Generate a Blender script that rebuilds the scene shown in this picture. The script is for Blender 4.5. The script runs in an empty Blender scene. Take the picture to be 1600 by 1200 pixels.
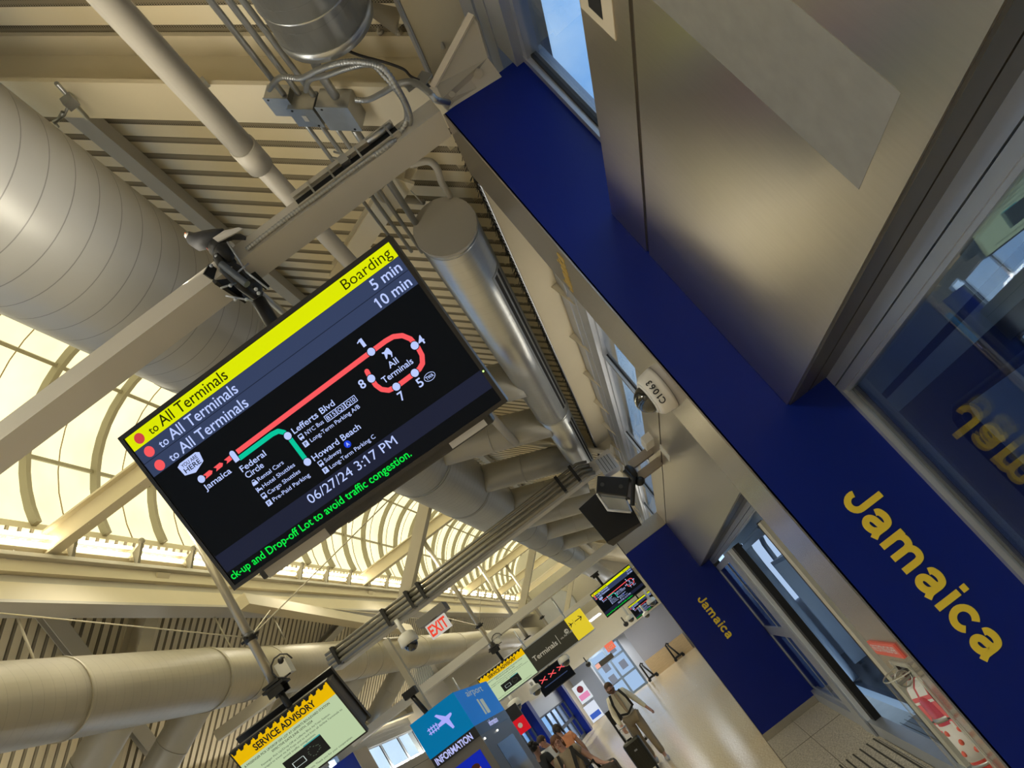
import bpy, math, random
from mathutils import Vector, Matrix
random.seed(7)
S=bpy.context.scene; C=S.collection
H=1.92                                   # camera height above the floor; everything is laid out from camera height and lifted at the end
# ---------------------------------------------------------------- camera
R0=Vector((0.79667193,0.19196103,-0.57311849)); R1=Vector((-0.60418304,0.27902335,-0.74639723)); R2=Vector((0.01663425,0.94090219,0.33826967))
FPX=1229.665
cd=bpy.data.cameras.new('camera'); cd.sensor_width=36; cd.lens=FPX/1600*36; cd.clip_start=.05; cd.clip_end=500
cam=bpy.data.objects.new('camera',cd); C.objects.link(cam); S.camera=cam
cm=Matrix((R0,-R1,-R2)).transposed().to_4x4(); cm.translation=Vector((0,0,H)); cam.matrix_world=cm
# ---------------------------------------------------------------- view + world
S.view_settings.view_transform='Standard'; S.view_settings.look='None'; S.view_settings.gamma=1
S.view_settings.exposure=0.0; S.view_settings.use_curve_mapping=False
w=bpy.data.worlds.new('sky'); S.world=w; w.use_nodes=True; nt=w.node_tree; nt.nodes.clear()
o_=nt.nodes.new('ShaderNodeOutputWorld'); bg=nt.nodes.new('ShaderNodeBackground'); tc=nt.nodes.new('ShaderNodeTexCoord')
nz=nt.nodes.new('ShaderNodeTexNoise'); nz.inputs['Scale'].default_value=3.2; nz.inputs['Detail'].default_value=6
cr=nt.nodes.new('ShaderNodeValToRGB'); cr.color_ramp.elements[0].position=.42; cr.color_ramp.elements[1].position=.62
cr.color_ramp.elements[0].color=(.22,.47,.85,1); cr.color_ramp.elements[1].color=(.75,.9,1,1)
nt.links.new(tc.outputs['Generated'],nz.inputs['Vector']); nt.links.new(nz.outputs['Fac'],cr.inputs['Fac'])
nt.links.new(cr.outputs['Color'],bg.inputs['Color']); bg.inputs['Strength'].default_value=1.5
nt.links.new(bg.outputs['Background'],o_.inputs['Surface'])
sd=bpy.data.lights.new('sun','SUN'); sd.energy=3.2; sd.color=(1,.93,.8); sd.angle=.02
sun=bpy.data.objects.new('sun',sd); C.objects.link(sun); sun.rotation_euler=(math.radians(8),math.radians(-38),0)
def fill_uplight(x,y,z,ang,L,e,w_=.12):  # added upward fill lamp, no fixture modelled
    l=bpy.data.lights.new('fill_uplight','AREA'); l.shape='RECTANGLE'; l.size=w_; l.size_y=L; l.energy=e; l.color=(1,.91,.74)
    o=bpy.data.objects.new('fill_uplight',l); C.objects.link(o); o.location=(x,y,z+H); o.rotation_euler=(0,ang,0); return o
UR,UL=11,75
for y_ in (-2.6,3.5,8.95,14.35,19.8,25.0,30.4,36,46,51):  # soft lamps added overhead to brighten floor, near pier and lobby
    l=bpy.data.lights.new('fill_downlight','AREA'); l.shape='DISK'; l.size=1.3; l.energy=(260 if y_<0 else 34) if y_<37 else 110; l.color=(1,.95,.86); l.spread=math.radians(150)
    o=bpy.data.objects.new('fill_downlight',l); C.objects.link(o); o.location=(-4.75,y_,(5.0 if y_<37 else 1.28)+H)
for x_,y_,e_ in ((-2.6,2.2,9),(-.9,2.3,12),(-2.6,-1.5,10)):
    o=fill_uplight(x_,y_,2.2,math.radians(180+12),1.2,e_,.3)
for y_ in (-1.5,7.4,16,24,31):  # lamps added along both header tops to brighten the roof deck
    fill_uplight(.86,y_,1.34,math.radians(180+25),5,UR); fill_uplight(-8.66,y_,1.34,math.radians(180-35),5,UL)
# ---------------------------------------------------------------- materials
MT={}
def mat(name,col,rough=.5,metal=0,emit=None,es=1,noise=0,nscale=8,stretch=None,bump=0,spec=.5,trans=0,alpha=1,coat=0,aniso=0):
    if name in MT: return MT[name]
    m=bpy.data.materials.new(name); m.use_nodes=True; t=m.node_tree; b=t.nodes['Principled BSDF']
    b.inputs['Base Color'].default_value=(*col,1); b.inputs['Roughness'].default_value=rough; b.inputs['Metallic'].default_value=metal
    b.inputs['Specular IOR Level'].default_value=spec; b.inputs['Coat Weight'].default_value=coat
    b.inputs['Anisotropic'].default_value=aniso
    if trans: b.inputs['Transmission Weight'].default_value=trans
    if alpha<1: b.inputs['Alpha'].default_value=alpha
    if emit: b.inputs['Emission Color'].default_value=(*emit,1); b.inputs['Emission Strength'].default_value=es
    if noise or bump:
        tc=t.nodes.new('ShaderNodeTexCoord'); mp=t.nodes.new('ShaderNodeMapping'); n=t.nodes.new('ShaderNodeTexNoise')
        n.inputs['Scale'].default_value=nscale; n.inputs['Detail'].default_value=5
        if stretch: mp.inputs['Scale'].default_value=stretch
        t.links.new(tc.outputs['Object'],mp.inputs['Vector']); t.links.new(mp.outputs['Vector'],n.inputs['Vector'])
        if noise:
            r=t.nodes.new('ShaderNodeMapRange'); r.inputs['To Min'].default_value=1-noise; r.inputs['To Max'].default_value=1+noise
            x=t.nodes.new('ShaderNodeVectorMath'); x.operation='SCALE'; x.inputs[0].default_value=col
            t.links.new(n.outputs['Fac'],r.inputs['Value']); t.links.new(r.outputs['Result'],x.inputs['Scale']); t.links.new(x.outputs['Vector'],b.inputs['Base Color'])
        if bump:
            bp=t.nodes.new('ShaderNodeBump'); bp.inputs['Strength'].default_value=bump; bp.inputs['Distance'].default_value=.01
            t.links.new(n.outputs['Fac'],bp.inputs['Height']); t.links.new(bp.outputs['Normal'],b.inputs['Normal'])
    MT[name]=m; return m
def emis(name,col,s):
    if name in MT: return MT[name]
    m=bpy.data.materials.new(name); m.use_nodes=True; t=m.node_tree; b=t.nodes['Principled BSDF']
    b.inputs['Base Color'].default_value=(.004,.004,.004,1); b.inputs['Roughness'].default_value=.3; b.inputs['Specular IOR Level'].default_value=.04
    b.inputs['Emission Color'].default_value=(*col,1); b.inputs['Emission Strength'].default_value=s
    MT[name]=m; return m
def glass(name,tint=(1,1,1),rough=0.0,ior=1.5):
    m=bpy.data.materials.new(name); m.use_nodes=True; t=m.node_tree; t.nodes.clear()
    o=t.nodes.new('ShaderNodeOutputMaterial'); tr=t.nodes.new('ShaderNodeBsdfTransparent'); gl=t.nodes.new('ShaderNodeBsdfGlossy'); mx=t.nodes.new('ShaderNodeMixShader'); fr=t.nodes.new('ShaderNodeFresnel')
    tr.inputs['Color'].default_value=(*tint,1); gl.inputs['Roughness'].default_value=rough; fr.inputs['IOR'].default_value=ior
    ge=t.nodes.new('ShaderNodeNewGeometry'); mr=t.nodes.new('ShaderNodeMapRange'); mr.inputs['To Min'].default_value=ior; mr.inputs['To Max'].default_value=1/ior
    t.links.new(ge.outputs['Backfacing'],mr.inputs['Value']); t.links.new(mr.outputs['Result'],fr.inputs['IOR'])
    t.links.new(fr.outputs['Fac'],mx.inputs['Fac']); t.links.new(tr.outputs['BSDF'],mx.inputs[1]); t.links.new(gl.outputs['BSDF'],mx.inputs[2]); t.links.new(mx.outputs['Shader'],o.inputs['Surface'])
    MT[name]=m; return m
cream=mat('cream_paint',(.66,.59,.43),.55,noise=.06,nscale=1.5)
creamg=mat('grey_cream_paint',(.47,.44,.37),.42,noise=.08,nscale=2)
pan=mat('deck_pan',(.80,.71,.51),.5,noise=.05,nscale=2)
steel=mat('brushed_steel',(.52,.49,.44),.27,1,noise=.08,nscale=6,stretch=(1,1,60),bump=.02)
steelh=mat('brushed_steel_header',(.60,.56,.50),.30,1,noise=.06,nscale=7,stretch=(14,14,1.2),bump=.02)
steelp=mat('steel_side_panel',(.50,.47,.47),.24,1,noise=.04,nscale=6,stretch=(20,20,1))
bronze=mat('dark_bronze',(.10,.09,.075),.35,.6,noise=.1,nscale=10)
alu=mat('anodised_aluminium',(.46,.49,.54),.32,.55,noise=.06,nscale=8)
galv=mat('galvanised_steel',(.42,.43,.43),.36,.85,noise=.15,nscale=14)
black=mat('black_plastic',(.012,.012,.013),.3)
blackm=mat('black_metal',(.02,.02,.02),.4,.3)
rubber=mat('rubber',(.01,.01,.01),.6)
blue=mat('blue_enamel',(.0012,.013,.20),.3,0,noise=.05,nscale=3,spec=.3)
yel=mat('yellow_letter',(.92,.68,.05),.5)
yelk=mat('yellow_letter_gold',(.7,.5,.12),.3,.6)
white=mat('white_paint',(.75,.75,.74),.4)
offw=mat('camera_white',(.72,.70,.64),.35)
dark=mat('dark_void',(.01,.01,.01),.8)
red=mat('red_enamel',(.5,.02,.02),.25,coat=.5)
redl=mat('red_label',(.75,.12,.08),.5)
concrete=mat('concrete',(.45,.44,.42),.8,noise=.15,nscale=3)
bolt=mat('bolt_paint',(.42,.39,.33),.45,.2)
wireb=mat('black_cable',(.015,.012,.012),.4)
clear=glass('window_glass',(.90,.95,1.0),0,1.75)
acry=glass('acrylic',(.96,.97,.95),0.03,1.35)
def spiral(name,col,pitch,rough,joint=0,metal=.75,phase=0,dk=.45,tilt=.06):
    m=bpy.data.materials.new(name); m.use_nodes=True; t=m.node_tree; b=t.nodes['Principled BSDF']
    b.inputs['Metallic'].default_value=metal; b.inputs['Roughness'].default_value=rough
    tc=t.nodes.new('ShaderNodeTexCoord'); sp=t.nodes.new('ShaderNodeSeparateXYZ'); t.links.new(tc.outputs['Object'],sp.inputs[0])
    def mth(op,a,bb=None):
        n=t.nodes.new('ShaderNodeMath'); n.operation=op
        for i,v in enumerate((a,bb)):
            if v is None: continue
            if isinstance(v,(int,float)): n.inputs[i].default_value=v
            else: t.links.new(v,n.inputs[i])
        return n.outputs[0]
    yy=mth('ADD',sp.outputs['Y'],mth('MULTIPLY',sp.outputs['X'],tilt))
    fr=mth('FRACT',mth('DIVIDE',yy,pitch)); ln=mth('LESS_THAN',fr,.038)
    nz=t.nodes.new('ShaderNodeTexNoise'); nz.inputs['Scale'].default_value=2.5; t.links.new(tc.outputs['Object'],nz.inputs['Vector'])
    v=mth('SUBTRACT',mth('ADD',mth('MULTIPLY',nz.outputs['Fac'],.25),.88),mth('MULTIPLY',ln,dk))
    x=t.nodes.new('ShaderNodeVectorMath'); x.operation='SCALE'; x.inputs[0].default_value=col; t.links.new(v,x.inputs['Scale']); t.links.new(x.outputs['Vector'],b.inputs['Base Color'])
    bp=t.nodes.new('ShaderNodeBump'); bp.inputs['Distance'].default_value=.004; bp.inputs['Strength'].default_value=.6; t.links.new(mth('SUBTRACT',1,ln),bp.inputs['Height']); t.links.new(bp.outputs['Normal'],b.inputs['Normal'])
    return m
ductm=spiral('spiral_duct',(.37,.375,.36),.162,.42,metal=.22)
ductl=spiral('spiral_duct_left',(.45,.41,.32),.162,.4,metal=.35,dk=.2)
silv=spiral('spiral_duct_silver',(.55,.56,.55),.12,.3,metal=.8,dk=.12)
def perforated():
    m=bpy.data.materials.new('perforated_deck'); m.use_nodes=True; t=m.node_tree; b=t.nodes['Principled BSDF']
    b.inputs['Roughness'].default_value=.6
    tc=t.nodes.new('ShaderNodeTexCoord'); vo=t.nodes.new('ShaderNodeTexVoronoi'); vo.inputs['Scale'].default_value=95; vo.inputs['Randomness'].default_value=.0
    t.links.new(tc.outputs['Object'],vo.inputs['Vector'])
    cr=t.nodes.new('ShaderNodeValToRGB'); cr.color_ramp.elements[0].position=.34; cr.color_ramp.elements[1].position=.42
    cr.color_ramp.elements[0].color=(.05,.045,.03,1); cr.color_ramp.elements[1].color=(.42,.37,.27,1)
    t.links.new(vo.outputs['Distance'],cr.inputs['Fac']); t.links.new(cr.outputs['Color'],b.inputs['Base Color']); return m
perf=perforated()
def terrazzo(name,a,bcol,sc,rough):
    m=bpy.data.materials.new(name); m.use_nodes=True; t=m.node_tree; b=t.nodes['Principled BSDF']
    b.inputs['Roughness'].default_value=rough
    tc=t.nodes.new('ShaderNodeTexCoord'); n=t.nodes.new('ShaderNodeTexNoise'); n.inputs['Scale'].default_value=sc; n.inputs['Detail'].default_value=3
    cr=t.nodes.new('ShaderNodeValToRGB'); cr.color_ramp.elements[0].position=.38; cr.color_ramp.elements[1].position=.62
    cr.color_ramp.elements[0].color=(*a,1); cr.color_ramp.elements[1].color=(*bcol,1)
    t.links.new(tc.outputs['Object'],n.inputs['Vector']); t.links.new(n.outputs['Fac'],cr.inputs['Fac']); t.links.new(cr.outputs['Color'],b.inputs['Base Color']); return m
floorm=terrazzo('terrazzo',(.50,.40,.25),(.80,.68,.48),42,.17)
floorb=terrazzo('aggregate_strip',(.25,.22,.16),(.68,.62,.50),55,.4)
# ---------------------------------------------------------------- geometry helpers
def V(*a): return Vector(a)
def ray(u,v):
    d=R0*((u-800)/FPX)+R1*((v-600)/FPX)+R2; return d/d.y
def P(u,v,x=None,y=None,z=None,c=None):
    """point seen at (u,v) at a known distance plane (relative to camera height)"""
    r=ray(u,v)
    k=y if y is not None else (x/r.x if x is not None else (z/r.z if z is not None else c/(r.x+r.z)))
    return r*k
class MB:
    def __init__(s): s.v=[];s.f=[];s.m=[];s.sm=[]
    def add(s,vs,fs,mi=0,smooth=False):
        k=len(s.v); s.v+= [Vector(p) for p in vs]; s.f+=[tuple(i+k for i in f) for f in fs]; s.m+=[mi]*len(fs); s.sm+=[smooth]*len(fs); return s
    def box(s,x0,x1,y0,y1,z0,z1,mi=0):
        vs=[(x,y,z) for x in(x0,x1) for y in(y0,y1) for z in(z0,z1)]
        return s.add(vs,[(0,1,3,2),(4,6,7,5),(0,4,5,1),(2,3,7,6),(0,2,6,4),(1,5,7,3)],mi)
    def ob(s,c,a,b,n,mi=0):
        c=Vector(c); vs=[c+a*i+b*j+n*k for i in(-1,1) for j in(-1,1) for k in(-1,1)]
        return s.add(vs,[(0,1,3,2),(4,6,7,5),(0,4,5,1),(2,3,7,6),(0,2,6,4),(1,5,7,3)],mi)
    def bar(s,p0,p1,w,h,up=(0,0,1),mi=0):
        p0=Vector(p0);p1=Vector(p1);d=p1-p0; u=Vector(up); a=d.cross(u).normalized(); b=a.cross(d).normalized()
        return s.ob((p0+p1)/2,d/2,a*w/2,b*h/2,mi)
    def ibeam(s,p0,p1,w,h,up=(0,0,1),tf=.02,tw=.014,mi=0):
        p0=Vector(p0);p1=Vector(p1);d=p1-p0; a=d.cross(Vector(up)).normalized(); b=a.cross(d).normalized(); m=(p0+p1)/2
        s.ob(m+b*(h/2-tf/2),d/2,a*w/2,b*tf/2,mi); s.ob(m-b*(h/2-tf/2),d/2,a*w/2,b*tf/2,mi); s.ob(m,d/2,a*tw/2,b*(h/2-tf),mi); return s
    def ext(s,poly,vec,mi=0,smooth=False):
        vec=Vector(vec); n=len(poly); vs=[Vector(p) for p in poly]; vs+=[p+vec for p in vs]
        s.add(vs,[tuple(range(n))[::-1],tuple(range(n,2*n))],mi)
        k=len(s.v)-2*n
        for i in range(n):
            j=(i+1)%n; s.f.append((k+i,k+j,k+n+j,k+n+i)); s.m.append(mi); s.sm.append(smooth)
        return s
    def tube(s,pts,r,seg=10,mi=0,cap=True,rf=None):
        pts=[Vector(p) for p in pts]; n=len(pts); ref=None; vs=[]
        for i,p in enumerate(pts):
            t=(pts[min(i+1,n-1)]-pts[max(i-1,0)]).normalized()
            if ref is None: ref=t.cross(Vector((0,0,1)) if abs(t.z)<.9 else Vector((1,0,0))).normalized()
            ref=(ref-t*ref.dot(t)).normalized(); b=t.cross(ref); rr=rf(i) if rf else (r[i] if isinstance(r,(list,tuple)) else r)
            vs+=[p+(ref*math.cos(2*math.pi*k/seg)+b*math.sin(2*math.pi*k/seg))*rr for k in range(seg)]
        fs=[(i*seg+k,i*seg+(k+1)%seg,(i+1)*seg+(k+1)%seg,(i+1)*seg+k) for i in range(n-1) for k in range(seg)]
        s.add(vs,fs,mi,True)
        if cap:
            k0=len(s.v)-len(vs); s.f+=[tuple(k0+k for k in range(seg))[::-1],tuple(k0+(n-1)*seg+k for k in range(seg))]; s.m+=[mi,mi]; s.sm+=[False,False]
        return s
    def ball(s,c,rx,ry=None,rz=None,seg=16,ring=10,mi=0,ax=None):
        ry=ry or rx; rz=rz or rx; c=Vector(c); vs=[];fs=[]; ax=ax or (Vector((1,0,0)),Vector((0,1,0)),Vector((0,0,1)))
        for i in range(ring+1):
            th=math.pi*i/ring
            for k in range(seg):
                a=2*math.pi*k/seg; vs.append(c+ax[0]*rx*math.sin(th)*math.cos(a)+ax[1]*ry*math.sin(th)*math.sin(a)+ax[2]*rz*math.cos(th))
        for i in range(ring):
            for k in range(seg): fs.append((i*seg+k,(i+1)*seg+k,(i+1)*seg+(k+1)%seg,i*seg+(k+1)%seg))
        return s.add(vs,fs,mi,True)
    def disc(s,c,n,r,seg=24,mi=0,a0=0,t=.001):
        n=Vector(n).normalized(); c=Vector(c); a=n.cross(Vector((0,0,1)) if abs(n.z)<.9 else Vector((1,0,0))).normalized(); b=n.cross(a)
        return s.ext([c+(a*math.cos(2*math.pi*k/seg)+b*math.sin(2*math.pi*k/seg))*r for k in range(seg)],n*t,mi)
    def build(s,name,mats,parent=None,loc=None,bevel=0):
        if not isinstance(mats,(list,tuple)): mats=[mats]
        if parent is None:
            if loc is None:
                xs=[p.x for p in s.v];ys=[p.y for p in s.v];zs=[p.z for p in s.v]; loc=Vector(((min(xs)+max(xs))/2,(min(ys)+max(ys))/2,min(zs)))
            loc=Vector(loc); off=loc
        else:
            off=Vector(parent['_w']); loc=Vector((0,0,0))
        me=bpy.data.meshes.new(name); me.from_pydata([tuple(p-off) for p in s.v],[],s.f)
        for m in mats: me.materials.append(m)
        me.polygons.foreach_set('material_index',s.m); me.polygons.foreach_set('use_smooth',s.sm); me.update()
        o=bpy.data.objects.new(name,me); C.objects.link(o); o.location=loc; o['_w']=tuple(off)
        if parent is not None: o.parent=parent
        if bevel:
            b=o.modifiers.new('bevel','BEVEL'); b.width=bevel; b.segments=2; b.limit_method='ANGLE'
        return o
def tag(o,label,cat,group=None):
    o['label']=label; o['category']=cat
    if group: o['group']=group
    return o
def struct(o): o['kind']='structure'; return o
def thing(name,label,cat,loc,group=None,rz=0):
    o=bpy.data.objects.new(name,None); C.objects.link(o); o.location=loc; o.rotation_euler=(0,0,rz); o.empty_display_size=.1; o['_w']=tuple(loc)
    return tag(o,label,cat,group)
def kids(o): return [c for c in bpy.data.objects if c.parent==o]
def dup(o,loc,label,group=None,parent=None):
    c=o.copy(); C.objects.link(c); c.location=loc
    c['label']=label
    if group: c['group']=group
    def rec(a,b):
        for k in kids(a):
            d=k.copy(); C.objects.link(d); d.parent=b; rec(k,d)
    rec(o,c); return c
_tc={}
def text_geo(s,off=0.0):
    k=(s,off)
    if k in _tc: return _tc[k]
    cu=bpy.data.curves.new('t','FONT'); cu.body=s; cu.size=1; cu.offset=off; cu.resolution_u=3
    ob=bpy.data.objects.new('t',cu); me=bpy.data.meshes.new_from_object(ob)
    vs=[v.co.copy() for v in me.vertices]; fs=[tuple(p.vertices) for p in me.polygons]
    bpy.data.objects.remove(ob); bpy.data.curves.remove(cu); bpy.data.meshes.remove(me)
    x0=min(v.x for v in vs); x1=max(v.x for v in vs)
    _tc[k]=(vs,fs,x0,x1-x0); return _tc[k]
CAP=.729*.95
def text(mb,s,org,ex,ey,width=None,cap=None,mi=0,off=.0,thick=0,right=False,center=False):
    """flat lettering: org = left end of the base line, ex/ey unit vectors"""
    vs,fs,x0,w0=text_geo(s,off); org=Vector(org);ex=Vector(ex);ey=Vector(ey)
    sx=width/w0 if width else cap/.69; sy=cap/.69 if cap else sx
    if right: org=org-ex*w0*sx
    if center: org=org-ex*w0*sx/2
    pv=[org+ex*(v.x-x0)*sx+ey*v.y*sy for v in vs]
    mb.add(pv,fs,mi)
    top=max(v.y for v in vs)
    for i,ch in enumerate(s):
        if ch=='1':
            g=text_geo(s[:i]+'1',off)[0]; xe=max(v.x for v in g)-x0; bw=.085
            mb.add([org+ex*(xe-a*1.0)*sx+ey*(.69*b_)*sy for a,b_ in ((bw,1.0),(.23,.84),(.23,.70),(bw,.83))],[(0,1,2,3)],mi)
    if thick:
        n=ex.cross(ey); mb.add([p-n*thick for p in pv],[f[::-1] for f in fs],mi)
        from collections import Counter
        cnt={}
        for f in fs:
            for a,b in zip(f,f[1:]+f[:1]):
                cnt[(a,b)]=1
        ed=[(a,b) for (a,b) in cnt if (b,a) not in cnt]
        k=len(mb.v)-2*len(pv); L=len(pv)
        for a,b in ed: mb.f.append((k+b,k+a,k+L+a,k+L+b)); mb.m.append(mi); mb.sm.append(False)
    return mb
def _cr(pts,n=6):
    pts=[Vector((a,b,0)) for a,b in pts]; out=[]; N=len(pts)
    for i in range(N-1):
        p0=pts[max(i-1,0)];p1=pts[i];p2=pts[i+1];p3=pts[min(i+2,N-1)]
        for k in range(n):
            u=k/n; out.append(.5*((2*p1)+(p2-p0)*u+(2*p0-5*p1+4*p2-p3)*u*u+(3*p1-p0-3*p2+p3)*u**3))
    out.append(pts[-1]); return [(p.x,p.y) for p in out]
def _arc(cx,cy,r,a0,a1,n=12): return [(cx+r*math.cos(math.radians(a0+(a1-a0)*k/n)),cy+r*math.sin(math.radians(a0+(a1-a0)*k/n))) for k in range(n+1)]
GL={'J':(.54,[[(.42,.72)]+_arc(.255,.225,.165,0,-205)]),
 'a':(.56,[_cr([(.095,.365),(.13,.43),(.26,.465),(.38,.43),(.415,.34),(.415,.20),(.42,.10),(.465,.0)]),_cr([(.415,.30),(.32,.275),(.19,.255),(.115,.205),(.105,.13),(.16,.07),(.25,.062),(.35,.10),(.415,.20)])]),
 'm':(.88,[[(.12,0),(.12,.53)],_cr([(.12,.34),(.18,.43),(.28,.462),(.38,.43),(.415,.34)])+[(.415,0)],_cr([(.415,.34),(.48,.43),(.58,.462),(.68,.43),(.715,.34)])+[(.715,0)]]),
 'i':(.28,[[(.14,0),(.14,.53)],[(.14,.60),(.14,.72)]]),
 'c':(.55,[_arc(.275,.265,.20,38,322,20)])}
def bold(mb,s,org,ex,ey,width,mi=0,thick=.004,st=.138):
    """heavy grotesque lettering built from broad strokes"""
    org=Vector(org);ex=Vector(ex);ey=Vector(ey); n=ex.cross(ey); tot=sum(GL[c][0] for c in s)-.1; k=width/tot; x=-.05
    for c in s:
        w_,strokes=GL[c]
        for si,path in enumerate(strokes):
            L=[];R=[]; lift=n*(.0004*si)
            for i,(a,b_) in enumerate(path):
                p0=path[max(i-1,0)];p1=path[min(i+1,len(path)-1)]; dx,dy=p1[0]-p0[0],p1[1]-p0[1]; l=math.hypot(dx,dy); nx,ny=-dy/l*st/2,dx/l*st/2
                L.append((a+nx,b_+ny)); R.append((a-nx,b_-ny))
            for i in range(len(path)-1):
                q=[org+(ex*(x+a)+ey*b_)*k+lift for a,b_ in (L[i],L[i+1],R[i+1],R[i])]
                mb.add(q+[p-n*thick for p in q],[(0,1,2,3),(7,6,5,4),(0,4,5,1),(2,6,7,3),(1,5,6,2),(3,7,4,0)],mi)
        x+=w_
    return mb
Y0,Y1=-5.0,44.0; XC=-3.9
"""end helpers"""
# ================================================================ STRUCTURE
FZ=-H
b=MB(); b.box(-8.9,.0,Y0,60,FZ-.2,FZ); fl=struct(b.build('floor',floorm,loc=(0,0,FZ)))
b=MB(); b.box(0,.86,Y0,60,FZ-.2,FZ+.002); struct(b.build('floor',floorb,loc=(0,0,FZ)))
def deck(side):
    """corrugated 45 degree roof deck; side +1 right slope, -1 left slope (mirrored about XC)"""
    mb=MB()
    sx=lambda x: x if side>0 else 2*XC-x
    dn=Vector((.7071*side,0,.7071))          # upward normal
    def pt(x,y,d): 
        p=Vector((sx(x),y,3.4-x)); return p+dn*d
    xa,xb=.72,-2.05
    y=-3.09; pitch=.2
    while y<Y1:
        for (ya,yb,da,db,mi) in ((y,y+.13,0,0,0),(y+.13,y+.14,0,.05,1),(y+.14,y+.19,.05,.05,1),(y+.19,y+.2,.05,0,1)):
            q=[pt(xa,ya,da),pt(xa,yb,db),pt(xb,yb,db),pt(xb,ya,da)]
            if side<0: q=q[::-1]
            mb.add(q,[(0,1,2,3)],mi)
        y+=pitch
    # outer skin so that no daylight comes through
    q=[pt(xa,Y0,.16),pt(xa,60,.16),pt(xb,60,.16),pt(xb,Y0,.16)]; mb.add(q,[(0,1,2,3)],0)
    return struct(mb.build('ceiling',[pan,perf]))
deck(1); deck(-1)
# flat soffits and the far low ceiling behind the bulkhead
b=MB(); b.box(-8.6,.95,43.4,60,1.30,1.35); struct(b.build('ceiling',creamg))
b=MB(); b.box(-8.7,1.0,43.2,43.35,.98,2.75); b.box(-8.7,1.0,43.3,43.9,2.70,2.75); b.box(-8.7,1.0,42.9,43.2,.90,1.12); struct(b.build('trim_1',mat('bulkhead_paint',(.80,.77,.70),.6)))
# ---- skylight glazing: half barrel of glowing translucent panels
RV=1.98; ZV=5.6; NA=20
glow=emis('translucent_panel',(1.0,.92,.53),1.0)
_t=glow.node_tree; _n=_t.nodes.new('ShaderNodeTexNoise'); _n.inputs['Scale'].default_value=1.1; _n.inputs['Detail'].default_value=3
_c=_t.nodes.new('ShaderNodeTexCoord'); _r=_t.nodes.new('ShaderNodeMapRange'); _r.inputs['To Min'].default_value=.95; _r.inputs['To Max'].default_value=1.9
_t.links.new(_c.outputs['Object'],_n.inputs['Vector']); _t.links.new(_n.outputs['Fac'],_r.inputs['Value']); _t.links.new(_r.outputs['Result'],_t.nodes['Principled BSDF'].inputs['Emission Strength'])
seam=mat('panel_seam',(.35,.26,.14),.6)
b=MB(); 
def vp(a,y,r=RV): return Vector((XC+r*math.cos(a),y,ZV+r*math.sin(a)))
ya=Y0
AP=1.35; A0Y=8.87
for i in range(NA):
    a0=math.pi*i/NA;a1=math.pi*(i+1)/NA
    b.add([vp(a0,Y0),vp(a1,Y0),vp(a1,43.95),vp(a0,43.95)],[(0,1,2,3)],0,True)
y=A0Y-AP*9.5
while y<43.8:
    pts=[vp(math.pi*i/NA,y,RV-.012) for i in range(NA+1)]
    b.tube(pts,.011,4,1); y+=AP
struct(b.build('window_1',[glow,seam]))
# roof slopes between deck and curb, closing walls
b=MB(); b.box(-1.95,-1.9,Y0,43.95,5.2,ZV+.05); b.box(2*XC+1.9,2*XC+1.95,Y0,43.95,5.2,ZV+.05); struct(b.build('trim_2',cream))
# walls: upright sills and lintels of both long sides
def longwall(s,name):
    X=lambda x: x if s>0 else 2*XC-x
    mb=MB()
    def bx(x0,x1,y0,y1,z0,z1,mi=0):
        a,c=sorted((X(x0),X(x1))); mb.box(a,c,y0,y1,z0,z1,mi)
    bx(.95,1.1,Y0,60 if s>0 else 26,2.2,2.9)            # above the clerestory windows
    if s>0: bx(.95,1.1,35.2,60,FZ,2.9)
    else: mb.box(-7.2,-7.05,26,43.3,.8,3.95); mb.box(-8.9,-7.05,25.9,26.0,FZ,3.0); mb.box(-7.2,-7.05,43.9,60,FZ,1.3)
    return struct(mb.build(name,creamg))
longwall(1,'wall_right'); longwall(-1,'wall_left')
b=MB(); b.box(-9,1.3,Y0-.1,Y0,FZ,8); struct(b.build('wall_back',creamg))
greyp=mat('grey_wall_panel',(.33,.34,.38),.35,noise=.04,nscale=.6)
b=MB(); b.box(-2.75,1.2,47,47.2,FZ,1.5); struct(b.build('wall_far',greyp))
b=MB(); b.box(-8.9,1.2,52,52.2,FZ,1.5); struct(b.build('wall_far',mat('far_pale',(.5,.56,.68),.5)))
b=MB(); b.box(-9.0,1.1,43.9,43.95,2.0,8); struct(b.build('wall_far',creamg))
PIERS=[(2.69,3.14,.499,2.09),(11.6,12.5,0.0,1.05)]
# ================================================================ CLERESTORY WINDOWS + DOORS
def clerestory(s,y0,y1,n,idx):
    X=lambda x: x if s>0 else 2*XC-x
    mb=MB()
    def bx(x0,x1,a,c,z0,z1,mi=0):
        q,r=sorted((X(x0),X(x1))); mb.box(q,r,a,c,z0,z1,mi)
    zb,zt=1.22,2.06
    bx(.86,.96,y0,y1,zt,zt+.14); bx(.90,.96,y0,y1,zt-.03,zt); bx(.89,.96,y0,y1,zb,zb+.06)
    st=(y1-y0)/n
    for i in range(n+1):
        y=y0+i*st; a=max(y0,y-.035); c=min(y1,y+.035); bx(.895,.95,a,c,zb,zt); bx(.918,.945,a-.015 if i else a,c+.015 if i<n else c,zb,zt,1)
    fr=struct(mb.build('window_%d'%idx,[alu,rubber]))
    g=MB(); q,r=sorted((X(.925),X(.931))); g.box(q,r,y0,y1,zb+.05,zt); g.build('glass_pane',clear,fr)
    return fr
wi=2
for y0,y1,n in ((-4.8,2.69,2),(3.56,12.56,3),(12.6,19.2,2),(19.7,27.5,5),(28,35.2,5)):
    clerestory(1,y0,y1,n,wi); wi+=1
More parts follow.
